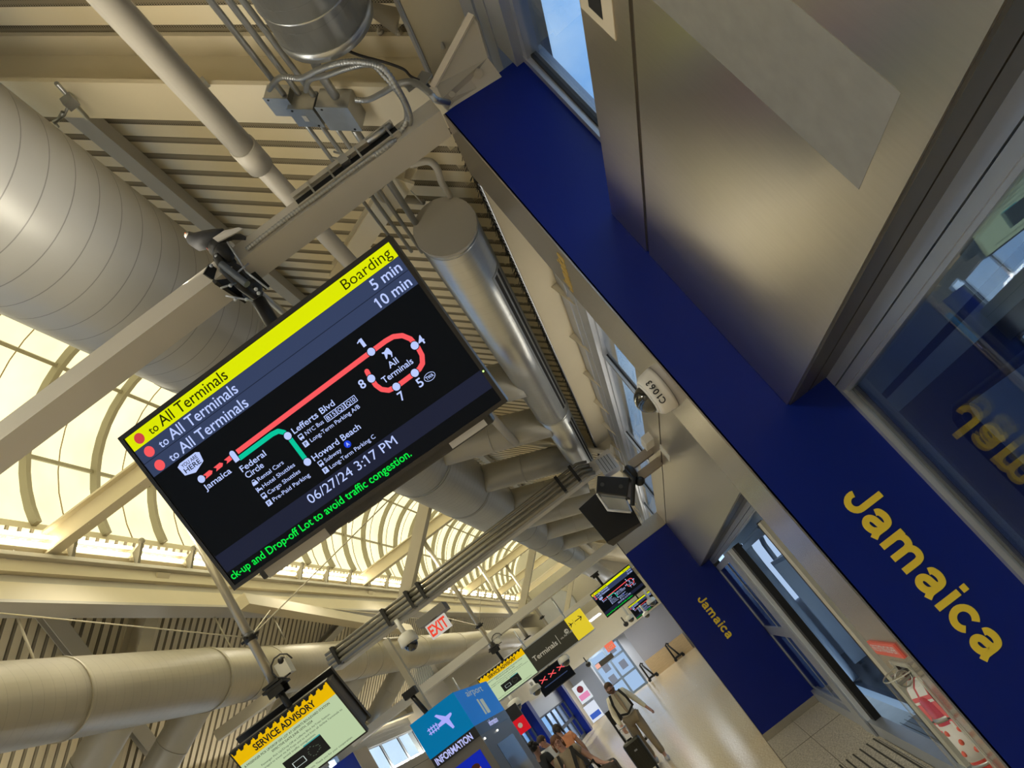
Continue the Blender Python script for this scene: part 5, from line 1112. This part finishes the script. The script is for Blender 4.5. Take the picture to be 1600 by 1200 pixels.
# ================================================================ TRAIN beyond the platform doors
def train(y0,y1,label,openings):
    t=thing('train_car',label,'train',(2.4,(y0+y1)/2,FZ))
    bodym=mat('train_body',(.045,.06,.10),.3,.2); inner=mat('train_interior',(.62,.68,.78),.4)
    xs=1.28; zb,zt=FZ+.02,.95
    def wall(x,ops,mt,nm,th=.06):
        m=MB(); y=y0
        for a,b_,z0,z1 in sorted(ops):
            m.box(x,x+th,y,a,zb,zt); m.box(x,x+th,a,b_,zb,z0); m.box(x,x+th,a,b_,z1,zt); y=b_
        m.box(x,x+th,y,y1,zb,zt); m.build(nm,[mt],t)
        for a,b_,z0,z1 in ops:
            if z0<zb+.1: continue
            r=.10; m=MB()
            for cy,cz,sy,sz in ((a,z0,1,1),(b_,z0,-1,1),(a,z1,1,-1),(b_,z1,-1,-1)):
                pts=[V(x+.001,cy,cz)]+[V(x+.001,cy+sy*(r-r*math.cos(k/6*math.pi/2)),cz+sz*(r-r*math.sin(k/6*math.pi/2))) for k in range(7)]
                m.ext(pts,(th-.002,0,0))
            m.build('window_corner',[mt],t)
            m=MB(); m.box(x+.02,x+.03,a,b_,z0,z1); m.build('window_glass',[clear],t)
            m=MB()
            m.tube([V(x-.005,a+.1,z0+.0),V(x-.005,b_-.1,z0),V(x-.005,b_-.03,z0+.03),V(x-.005,b_,z0+.1),V(x-.005,b_,z1-.1),V(x-.005,b_-.03,z1-.03),V(x-.005,b_-.1,z1),V(x-.005,a+.1,z1),V(x-.005,a+.03,z1-.03),V(x-.005,a,z1-.1),V(x-.005,a,z0+.1),V(x-.005,a+.03,z0+.03),V(x-.005,a+.1,z0)],.018,6); m.build('window_gasket',[rubber],t)
    wall(xs,openings,bodym,'near_side')
    wall(3.95,[(a,b_,-.95,.0) for a,b_,z0,z1 in openings],bodym,'far_side')
    m=MB(); m.box(xs-.008,xs,y0,y1,.20,.55); m.box(xs-.008,xs,y0,y1,.10,.17); m.build('upper_band',[mat('train_band',(.55,.66,.82),.3)],t)
    m=MB(); m.box(xs,4.0,y0,y1,zt,zt+.1); m.build('roof',[bodym],t)
    m=MB(); m.box(xs,4.0,y0,y1,FZ-.1,FZ+.02); m.build('floor_pan',[mat('train_floor',(.12,.13,.15),.3)],t)
    m=MB(); m.box(xs+.06,3.95,y0,y0+.05,zb,zt); m.box(xs+.06,3.95,y1-.05,y1,zb,zt); m.build('end_wall',[inner],t)
    m=MB(); y=y0+1
    while y<y1:
        m.tube([(2.3,y,FZ),(2.3,y,zt)],.018,8); y+=1.4
    m.build('grab_pole',[alu],t)
    m=MB(); m.box(2.2,2.35,y0+.1,y1-.1,zt-.03,zt); m.build('ceiling_light',[emis('train_light',(.75,.88,1),3)],t)
    m=MB(); y=y0+.6
    while y<y1-.6: m.box(3.5,3.93,y,y+.5,FZ+.35,FZ+.45); m.box(3.85,3.93,y,y+.5,FZ+.45,FZ+1.0); y+=.56
    m.build('seat',[mat('seat_blue',(.03,.06,.2),.5)],t)
    return t
train(-4.5,4.2,'train car standing behind the nearest platform doors, seen through the glass at the right',[(-3.9,-2.9,-.95,.0),(-2.4,-1.3,FZ+.03,.15),(-.9,.1,-.95,.0),(.55,1.55,-.95,-.0),(1.75,3.1,-.62,-.02)])
train(4.7,13.5,'train car standing at the open sliding doorway between the blue piers',[(5.4,7.6,-.95,.0),(8.35,11.2,FZ+.03,.25)])
tc_=[o for o in bpy.data.objects if o.name.startswith('train_car')][-1]
wf=mat('train_white',(.70,.78,.88),.3)
for k_,(xx,ya_,yb_,r_) in enumerate(((1.34,8.5,11.0,.05),(1.62,8.9,11.6,.035),(2.0,9.4,12.3,.03))):
    m=MB(); z0_,z1_=FZ+.05,.2-.05*k_
    m.tube([V(xx,ya_,z0_),V(xx,ya_,z1_-.35),V(xx,ya_+.08,z1_-.12),V(xx,ya_+.3,z1_),V(xx,yb_-.3,z1_),V(xx,yb_-.08,z1_-.12),V(xx,yb_,z1_-.35),V(xx,yb_,z0_)],r_,10); m.build('door_frame',[wf],tc_)
m=MB(); m.box(1.5,2.2,13.42,13.44,-.9,.4); m.build('end_window',[emis('end_daylight',(.45,.62,.9),.9)],tc_)
m=MB(); m.box(1.45,2.0,10.9,10.98,FZ+.2,-.2); m.box(1.45,1.5,9.2,10.98,-.25,-.2); m.build('partition',[wf],tc_)
m=MB(); m.box(1.36,1.8,8.4,13.3,.55,.9); m.build('ceiling_cove',[wf],tc_)
# outside: canopy frame over the track, parapet, far buildings and trees
m=MB(); m.box(1.0,9,-8,60,FZ-1.3,FZ-1.2); struct(m.build('ground',concrete))
t=thing('track_canopy','pale steel canopy frame over the track outside the windows','canopy',(4.6,0,FZ))
m=MB()
for y in range(-4,30,4): m.box(4.4,4.6,y,y+.2,FZ-1.2,3.4)
m.build('column',[white],t)
m=MB(); m.box(4.4,4.6,-6,34,3.2,3.5); m.box(4.35,4.65,-6,34,1.15,1.4); m.build('beam',[white],t)
m=MB(); 
for y in range(-4,30,4): m.bar((4.5,y+.1,1.4),(4.5,y+4.1,3.2),.08,.08)
m.build('bracing',[white],t)
m=MB(); m.box(5.2,5.4,-8,60,FZ-1.2,-1.15); tag(m.build('parapet',concrete),'pale concrete parapet beyond the track, seen through the train windows','parapet')
m=MB(); m.box(10,200,-60,260,-9.2,-9); struct(m.build('ground',mat('grass_ground',(.10,.14,.06),.9,noise=.4,nscale=.05)))
m=MB(); m.box(12,30,-60,260,-9,-8.8); tag(m.build('road',mat('asphalt',(.30,.31,.33),.8)),'grey highway far below beyond the parapet','road')
tree=mat('foliage',(.06,.12,.035),.8,noise=.5,nscale=1.2)
def treeobj(x,y,s):
    t=thing('tree','green roadside tree beyond the highway','tree',(x,y,-9),'trees beyond the highway')
    m=MB(); m.tube([(x,y,-9),(x,y,-9+s)],.2*s/3,8); m.build('trunk',[mat('bark',(.08,.06,.04),.9)],t)
    m=MB(); rnd=random.Random(int(x*7+y))
    for k in range(60):
        a=rnd.uniform(0,6.28); h=rnd.uniform(-.6,1); r=s*.7*math.sqrt(max(.05,1-h*h))*rnd.uniform(.5,1)
        m.ball((x+r*math.cos(a),y+r*math.sin(a),-9+s*1.5+h*s*.8),s*.16*rnd.uniform(.6,1.3),seg=7,ring=5)
    m.build('crown',[tree],t); return t
tr=treeobj(38,4,4.0)
for i in range(16): dup(tr,(38+(i%3)*9,-40+i*9.5,-9),tr['label'])
m=MB()
for i in range(6): m.box(60,70,-40+i*22,-40+i*22+16,-9,-5+((i*37)%5)*.9,i%2)
tag(m.build('building',[mat('bld_brick',(.35,.17,.12),.8),mat('bld_pale',(.6,.6,.58),.8)]),'low row of buildings behind the roadside trees','building')
# tactile grooves and threshold by the doorway
g0='dark drainage grooves in the floor by the doorway'
for i in range(7):
    x=.32+i*.08; m=MB(); m.box(x,x+.016,4.4,8.48,FZ+.002,FZ+.005); tag(m.build('floor_groove',mat('groove',(.04,.035,.025),.7)),'thin dark groove line in the speckled floor strip before the doorway','groove',g0)
m=MB(); m.box(.86,1.27,3.2,8.2,FZ,FZ+.012); tag(m.build('threshold_plate',steel),'ribbed steel threshold plate at the open doorway','threshold')
m=MB(); 
for i in range(9): m.box(.82+i*.05,.825+i*.05,3.2,8.3,FZ+.012,FZ+.015)
tag(m.build('threshold_rib_set',mat('rib',(.12,.12,.12),.5)),'fine ribs running along the steel threshold plate','threshold')
m=MB(); m.box(-.005,.005,-4,11.6,FZ+.001,FZ+.004); m.box(0,.86,10.2,10.215,FZ+.001,FZ+.004); m.box(0.43,.436,8.2,11.6,FZ+.001,FZ+.004); tag(m.build('floor_joint',mat('joint',(.12,.1,.07),.6)),'thin dark floor joints in the strip beside the second pier','floor joint')
# ================================================================ PEOPLE
skin=mat('skin',(.52,.28,.19),.5); 
def skinned(name,verts,edges,radii,mt,parent,sub=2,root=0,asym=None):
    me=bpy.data.meshes.new(name); me.from_pydata([tuple(v) for v in verts],edges,[]); o=bpy.data.objects.new(name,me); C.objects.link(o); o.parent=parent; o['_w']=parent['_w']
    me.materials.append(mt)
    sk=o.modifiers.new('skin','SKIN'); sk.use_smooth_shade=True
    for i,r in enumerate(radii): 
        rr=r if isinstance(r,tuple) else (r,r); me.skin_vertices[0].data[i].radius=rr; me.skin_vertices[0].data[i].use_root=(i==root)
    ss=o.modifiers.new('sub','SUBSURF'); ss.levels=sub; ss.render_levels=sub
    return o
def lerp(a,b_,t): return a+(b_-a)*t
def person(loc,rz,height,J,label,cols,hair='short',extras=None,female=False):
    """J: joint overrides in metres for a 1.75 m figure standing at the origin facing -Y; +X is the figure's left"""
    k=height/1.75; t=thing('person',label,'person',(loc[0],loc[1],FZ),rz=rz); t['_w']=(0,0,0)
    D=dict(pel=V(0,0,.95),waist=V(0,0,1.08),chest=V(0,-.01,1.28),neckb=V(0,0,1.45),neck=V(0,-.01,1.50),head=V(0,-.02,1.60),crown=V(0,-.015,1.70),
      shL=V(.17,0,1.42),elL=V(.24,.02,1.13),wrL=V(.26,-.06,.88),shR=V(-.17,0,1.42),elR=V(-.24,.02,1.13),wrR=V(-.26,-.06,.88),
      hipL=V(.09,0,.92),knL=V(.11,-.02,.50),anL=V(.12,.02,.09),hipR=V(-.09,0,.92),knR=V(-.11,-.02,.50),anR=V(-.12,.02,.09)); D.update(J)
    for a in D: D[a]=D[a]*k
    vs=[];es=[];rs=[]
    def add(p,r,par=None):
        vs.append(p); rs.append((r[0]*k,r[1]*k) if isinstance(r,tuple) else r*k)
        if par is not None: es.append((par,len(vs)-1))
        return len(vs)-1
    pel=add(D['pel'],(.13,.10)); wa=add(D['waist'],(.115,.09),pel); ch=add(D['chest'],(.135,.10),wa); nb=add(D['neckb'],(.07,.06),ch); ne=add(D['neck'],.052,nb)
    jaw=add(D['head']+V(0,-.005,-.045)*k,(.058,.066),ne); hd=add(D['head']+V(0,.0,.02)*k,(.072,.085),jaw); cr=add(D['crown'],(.058,.068),hd)
    for s,S_ in ((1,'L'),(-1,'R')):
        sh=add(D['sh'+S_],.055,nb if False else ch); el=add(D['el'+S_],.042,sh); m_=add(lerp(D['el'+S_],D['wr'+S_],.4),.040,el); wr=add(D['wr'+S_],.027,m_)
        d=(D['wr'+S_]-D['el'+S_]).normalized(); hv=D.get('hand'+S_,None); d=(hv.normalized() if hv is not None else d); pal=add(D['wr'+S_]+d*.05*k,(.036,.018),wr); kn=add(D['wr'+S_]+d*.085*k,(.036,.016),pal)
        side=d.cross(V(0,0,1)); side=V(0,1,0) if side.length<.3 else side.normalized(); cu=V(-s*.5,-.5,0)
        for f,(o_f,L) in enumerate(((-.027,.055),(-.009,.066),(.009,.062),(.026,.048))):
            a=add(D['wr'+S_]+(d*.105+side*o_f)*k,.0095,kn); b_=add(D['wr'+S_]+(d*(.105+L*.45)+side*o_f+cu*.012)*k,.009,a); add(D['wr'+S_]+(d*(.105+L*.75)+side*o_f+cu*.035)*k,.0075,b_)
        a=add(D['wr'+S_]+(d*.04-side*.036+cu*.012)*k,.011,wr); add(D['wr'+S_]+(d*.075-side*.045+cu*.03)*k,.009,a)
        hp=add(D['hip'+S_],.085,pel); kn_=add(D['kn'+S_],.055,hp); cf=add(lerp(D['kn'+S_],D['an'+S_],.35),.055,kn_); an=add(D['an'+S_],.036,cf); add(D['an'+S_]+V(0,-.10,-.045)*k,(.038,.03),an)
    bt=mat('skin_%d'%int(cols['skin'][0]*1000),cols['skin'],.5); skinned('body',vs,es,rs,bt,t)
    # garment top
    def garment(name,keys,edges,radii,mt,sub=2): return skinned(name,[D[a]*1 if isinstance(a,str) else a for a in keys],edges,[(r[0]*k,r[1]*k) if isinstance(r,tuple) else r*k for r in radii],mt,t,sub)
    tm=mat('cloth_top_%s'%cols['id'],cols['top'],.85,noise=.12,nscale=12,bump=.2); bm=mat('cloth_low_%s'%cols['id'],cols['low'],.85,noise=.12,nscale=12,bump=.2)
    sl=cols.get('sleeve',1.0)
    ks=['pel','waist','chest','neckb']; E_=[(0,1),(1,2),(2,3)]; R_=[(.155,.12),(.14,.115),(.160,.125),(.085,.075)]
    for S_ in 'LR':
        i=len(ks); ks.append(D['sh'+S_]+V(0,0,-.01)*k); E_.append((2,i)); R_.append(.072)
        if sl>=.9: ks+=[D['el'+S_],lerp(D['el'+S_],D['wr'+S_],.9)]; E_+=[(i,i+1),(i+1,i+2)]; R_+=[.058,.042]
        else: ks+=[lerp(D['sh'+S_],D['el'+S_],sl)]; E_+=[(i,i+1)]; R_+=[.062]
    garment(cols.get('topname','shirt'),ks,E_,R_,tm)
    ks=['pel']; E_=[]; R_=[(.145,.115)]
    for S_ in 'LR':
        i=len(ks); ks+=[D['hip'+S_],D['kn'+S_],lerp(D['kn'+S_],D['an'+S_],cols.get('leg',.92))]; E_+=[(0,i),(i,i+1),(i+1,i+2)]; R_+=[.108,.078,.062]
    garment('trousers',ks,E_,R_,bm)
    sm=mat('shoe_%s'%cols['id'],cols['shoe'],.6)
    for S_ in 'LR':
        a=D['an'+S_]; m=MB(); m.tube([a+V(0,.05,-.045)*k,a+V(0,.02,-.035)*k,a+V(0,-.08,-.05)*k,a+V(0,-.17,-.062)*k,a+V(0,-.20,-.068)*k],[.03*k,.046*k,.045*k,.036*k,.018*k],14); m.build('shoe',[sm],t)
    hm=mat('hair_%s'%cols['id'],cols['hair'],.7,noise=.4,nscale=60,bump=.4)
    h=D['head']; m=MB(); 
    m.ball(h+V(0,.022,.045)*k,.083*k,.092*k,.080*k,18,12)
    if hair=='curly':
        r_=random.Random(3)
        for q in range(40):
            a=r_.uniform(0,6.28);e=r_.uniform(-.1,1.4); m.ball(h+V(math.cos(a)*math.cos(e)*.085,.03+math.sin(a)*math.cos(e)*.085,.04+math.sin(e)*.09)*k,.028*k,seg=8,ring=6)
    if hair=='tied': m.ball(h+V(0,.10,.0)*k,.045*k,.05*k,.06*k,12,8); m.tube([h+V(-.07,.0,.05)*k,h+V(-.078,.01,-.02)*k,h+V(-.07,.03,-.09)*k],.018*k,8); m.tube([h+V(.07,.0,.05)*k,h+V(.078,.01,-.02)*k,h+V(.07,.03,-.09)*k],.018*k,8)
    m.build('hair',[hm],t)
    em=mat('eye_dark',(.02,.015,.01),.2)
    m=MB()
    for s in(-1,1): m.ball(h+V(.030*s,-.088,.012)*k,.009*k,.007*k,.006*k,8,6)
    m.build('eye',[em],t)
    m=MB(); m.tube([h+V(-.045,-.087,.028)*k,h+V(-.03,-.092,.033)*k,h+V(-.015,-.090,.030)*k],.0045*k,6); m.tube([h+V(.045,-.087,.028)*k,h+V(.03,-.092,.033)*k,h+V(.015,-.090,.030)*k],.0045*k,6); m.build('eyebrow',[hm],t)
    m=MB(); m.tube([h+V(0,-.086,.015)*k,h+V(0,-.104,-.018)*k,h+V(0,-.092,-.026)*k],[.008*k,.013*k,.008*k],8); m.build('nose',[bt],t)
    m=MB(); m.tube([h+V(-.024,-.078,-.052)*k,h+V(0,-.086,-.050)*k,h+V(.024,-.078,-.052)*k],.006*k,6); m.build('mouth',[mat('lip',(.35,.12,.10),.5)],t)
    m=MB()
    for s in(-1,1): m.ball(h+V(.076*s,.0,.0)*k,.012*k,.02*k,.03*k,8,8)
    m.build('ear',[bt],t)
    if cols.get('beard'):
        m=MB(); m.tube([h+V(-.068,-.02,-.03)*k,h+V(-.055,-.06,-.07)*k,h+V(0,-.080,-.095)*k,h+V(.055,-.06,-.07)*k,h+V(.068,-.02,-.03)*k],.020*k,10); m.tube([h+V(-.03,-.083,-.045)*k,h+V(0,-.092,-.036)*k,h+V(.03,-.083,-.045)*k],.008*k,8); m.build('beard',[hm],t)
    return t,D,k
# man walking with suitcase
my=16.4; mx=P(1035,1190,y=my).x
man,D,k=person((mx,my),math.radians(4),1.76,dict(head=V(-.02,-.07,1.585),crown=V(-.02,-.05,1.69),neck=V(0,-.03,1.50),
   elL=V(.27,.05,1.14),wrL=V(.36,-.02,.90),elR=V(-.25,.02,1.13),wrR=V(-.24,-.12,.90),knL=V(.10,-.10,.51),anL=V(.12,-.20,.09),knR=V(-.10,-.02,.50),anR=V(-.08,.14,.13)),
   'person in an open cream jacket and khaki trousers walking toward us, pulling a dark suitcase',dict(id='a',skin=(.50,.27,.19),top=(.86,.80,.64),low=(.30,.235,.15),shoe=(.50,.46,.44),hair=(.085,.045,.022),beard=True,topname='jacket'))
tm2=mat('tan_shirt',(.36,.28,.19),.85); k_=k
m=MB(); m.ext([V(-.025,-.135,1.45)*k,V(.030,-.135,1.45)*k,V(.035,-.150,1.25)*k,V(.03,-.142,1.04)*k,V(-.01,-.142,1.04)*k,V(-.028,-.150,1.25)*k],(0,.04,0)); m.build('inner_shirt',[tm2],man)
m=MB(); 
for s in(-1,1): m.bar(V(.10*s,-.11,1.48)*k,V(.15*s,-.150,1.30)*k,.05,.012,up=(0,1,0)); m.bar(V(.15*s,-.152,1.30)*k,V(.16*s,-.125,1.12)*k,.045,.012,up=(0,1,0))
m.bar(V(-.17,-.14,1.10)*k,V(0,-.155,1.03)*k,.04,.014,up=(0,1,0)); m.bar(V(0,-.155,1.03)*k,V(.18,-.13,1.12)*k,.04,.014,up=(0,1,0)); m.build('backpack_strap',[blackm],man)
m=MB(); m.ball(V(0,.20,1.24)*k,.17,.11,.25,16,10); m.build('backpack',[blackm],man)
# suitcase
def suitcase(x,y,w,d,h,label,mt,handle=True,tilt=0):
    t=thing('suitcase',label,'suitcase',(x,y,FZ))
    m=MB(); m.box(x-w/2,x+w/2,y-d/2,y+d/2,FZ+.07,FZ+.07+h); m.build('shell',[mt],t,bevel=.045)
    m=MB()
    for i in range(5): xx=x-w*.32+i*w*.16; m.box(xx-.006,xx+.006,y-d/2-.006,y-d/2,FZ+.14,FZ+h)
    m.build('rib',[mt],t)
    m=MB()
    for a in(-1,1):
        for b_ in(-1,1): m.tube([(x+a*w*.38-.012,y+b_*d*.3,FZ+.035),(x+a*w*.38+.012,y+b_*d*.3,FZ+.035)],.035,12)
    m.build('wheel',[rubber],t)
    if handle:
        m=MB()
        for a in(-1,1): m.tube([(x+a*.07,y+d*.3,FZ+.07+h),(x+a*.07,y+d*.3+.0,FZ+h+.30)],.008,8)
        m.tube([(x-.085,y+d*.3,FZ+h+.305),(x+.085,y+d*.3,FZ+h+.305)],.015,10); m.build('pull_handle',[alu],t)
    m=MB(); m.box(x-.05,x+.05,y-.015,y+.015,FZ+.07+h,FZ+.10+h); m.build('carry_handle',[blackm],t)
    m=MB(); m.box(x-.03,x+.03,y-d/2-.010,y-d/2-.004,FZ+h*.78,FZ+h*.83); m.build('emblem',[alu],t)
    return t
olive=mat('olive_shell',(.028,.028,.02),.3,.2)
hand=man.matrix_world@D['wrR'] if False else V(mx,my,FZ)+D['wrR']
suitcase(mx-.23,my-.32,.36,.24,.60,'dark olive hard shell suitcase rolled by the bearded walker',olive)
# woman in front
wy=11.6; wx=P(862,1148,y=wy).x
wo,D,k=person((wx+.02,wy),math.radians(8),1.68,dict(elR=V(-.26,-.02,1.14),wrR=V(-.13,-.26,1.20),handR=V(.2,-.2,1),elL=V(.27,-.0,1.17),wrL=V(.37,-.13,1.02),handL=V(.9,-.3,-.2),head=V(-.02,-.02,1.60)),
   'person in glasses and tan top with black shoulder strap, nearest of the waiting group',dict(id='b',skin=(.58,.33,.25),top=(.36,.29,.20),low=(.015,.015,.018),shoe=(.1,.1,.1),hair=(.16,.07,.035),sleeve=.45),hair='tied')
m=MB()
h=D['head']
for s in(-1,1): m.tube([h+V(.03*s+.022*math.cos(a/10*6.28),-.098,.010+.019*math.sin(a/10*6.28))*k for a in range(11)],.003,6)
m.tube([h+V(-.008,-.1,.014)*k,h+V(.008,-.1,.014)*k],.003,6); m.build('glasses',[mat('glasses_frame',(.12,.03,.02),.3)],wo)
m=MB(); m.bar(V(.12,-.11,1.47)*k,V(.02,-.165,1.15)*k,.05,.02,up=(0,1,0)); m.bar(V(.10,-.12,1.47)*k,V(.20,-.14,1.15)*k,.045,.02,up=(0,1,0)); m.bar(V(-.11,-.11,1.47)*k,V(-.15,-.15,1.18)*k,.04,.02,up=(0,1,0)); m.build('bag_strap',[blackm],wo)
m=MB(); wq=D['wrR']; m.tube([wq+V(-.0,0,-.012),wq+V(0,0,.012)],.034,14); m.build('watch',[blackm],wo)
t=thing('luggage_bag','large dark taupe soft suitcase beside the person in glasses','suitcase',(P(932,1185,y=11.6).x,wy-.05,FZ))
m=MB(); x=P(932,1185,y=11.6).x; m.box(x-.17,x+.20,wy-.15,wy+.15,FZ+.08,FZ+.98); m.build('shell',[mat('taupe_fabric',(.085,.07,.055),.8,noise=.2,nscale=20)],t,bevel=.06)
m=MB(); m.tube([(x-.16,wy,FZ+.96),(x-.17,wy-.02,FZ+1.08),(x-.05,wy-.02,FZ+1.10),(x-.02,wy,FZ+.97)],.022,10); m.build('carry_handle',[blackm],t)
m=MB()
for a in(-.12,.14): m.tube([(x+a,wy-.1,FZ+.04),(x+a+.03,wy-.1,FZ+.04)],.04,12)
m.build('wheel',[rubber],t)
# others
by=14.2
person((P(828,1160,y=by).x,by),math.radians(150),1.74,dict(wrL=V(.14,-.26,1.12),elL=V(.25,-.02,1.14)),'person with curly black hair in a black T shirt, back turned',dict(id='c',skin=(.36,.19,.12),top=(.02,.022,.022),low=(.02,.02,.025),shoe=(.03,.03,.03),hair=(.012,.01,.01),sleeve=.5),hair='curly')
person((P(866,1133,y=16.0).x,16.0),math.radians(200),1.72,{},'person in an orange top with dark tied hair, behind the one in glasses',dict(id='d',skin=(.45,.26,.18),top=(.80,.33,.16),low=(.03,.04,.08),shoe=(.2,.2,.2),hair=(.02,.013,.01),sleeve=.5),hair='tied')
person((P(843,1146,y=15.0).x,15.0),math.radians(-20),1.76,dict(wrR=V(-.12,-.28,1.1),wrL=V(.12,-.28,1.1),head=V(-.02,-.06,1.58)),'person in a white T shirt head bowed, beside the orange top',dict(id='e',skin=(.50,.30,.21),top=(.62,.62,.60),low=(.04,.05,.1),shoe=(.3,.3,.3),hair=(.05,.03,.02),sleeve=.45))
t=thing('handbag','small red bag beside the person in the black T shirt','bag',(-3.05,13.9,FZ)); m=MB(); m.box(-3.2,-2.92,13.75,13.95,FZ+.02,FZ+.55); m.build('body',[mat('red_bag',(.6,.02,.02),.5)],t,bevel=.03); m=MB(); m.tube([(-3.14,13.85,FZ+.55),(-3.06,13.85,FZ+.68),(-2.98,13.85,FZ+.55)],.012,8); m.build('handle',[blackm],t)
t=thing('luggage_cart','dark luggage stand behind the walking person','cart',P(968,1110,y=21)); q=V(-2.75,21,FZ)
m=MB(); m.tube([q+V(0,0,.1),q+V(0,0,1.1),q+V(.4,0,1.1),q+V(.4,0,.1)],.03,8); m.box(q.x-.05,q.x+.5,20.8,21.3,FZ+.08,FZ+.14); m.build('frame',[blackm],t); m=MB(); m.box(q.x-.02,q.x+.42,20.98,21.02,FZ+.75,FZ+1.1); m.build('sign_plate',[dark],t)
# ---- small pieces hang on the part that carries them
SUB={'screw':('cover',),'status_light':('bezel',),'vent_hole':('lower_housing',),'service_sticker':('lower_housing',),'connector_recess':('lower_housing',),'metal_plate':('lower_housing',),
 'roundel_arrow':('roundel',),'poster_face':('poster',),'poster_hair':('poster',),'poster_suit':('poster',),'driver':('housing',),'label_picture':('label',),'pull_ring':('valve_handle',),'number_lettering':('base',),
 'symbol':('front_sign','yellow_panel'),'side_symbol':('side_sign',),'side_lettering':('side_sign','side_panel'),'band_lettering':('name_band',),'eye':('body',),'nose':('body',),'mouth':('body',),'ear':('body',),'eyebrow':('body',),
 'white_wing':('body',),'head_patch':('body',),'emblem':('shell',),'rib':('shell',),'notice':('glass_pane',),'gasket':('stile',),'edge':('plate',),'clip':('channel',),'bolt':('clamp_plate','plate'),'sticker':('cover','upper_face_panel'),
 'tape_residue':('lower_face_panel',),'id_plate':('lower_face_panel',),'lettering':('blue_panel','panel','dark_panel'),'red_label':('side_panel',),'window_corner':('near_side',),'window_gasket':('near_side',),'window_glass':('near_side',),'stiffener':('web',),'roundel':('dark_panel','red_half','panel'),'louvre':('body',)}
base_=lambda o: o.name.split('.')[0]
for r_ in [o for o in C.objects if o.parent is None]:
    ch=[o for o in C.objects if o.parent==r_]
    for o in ch:
        for tname in SUB.get(base_(o),()):
            h_=[q for q in ch if base_(q)==tname]
            if h_ and not any(base_(q)==base_(h_[0]) for q in [h_[0].parent]): o.parent=h_[0]; break
# two-level limit: a roundel arrow stays with the roundel's own carrier
for o in C.objects:
    if o.parent and o.parent.parent and o.parent.parent.parent: o.parent=o.parent.parent
# ================================================================ lift everything to the floor
for o in list(C.objects):
    if o.parent is None and o.type in('MESH','EMPTY'): o.location.z+=H
for o in C.objects:
    if '_w' in o: del o['_w']
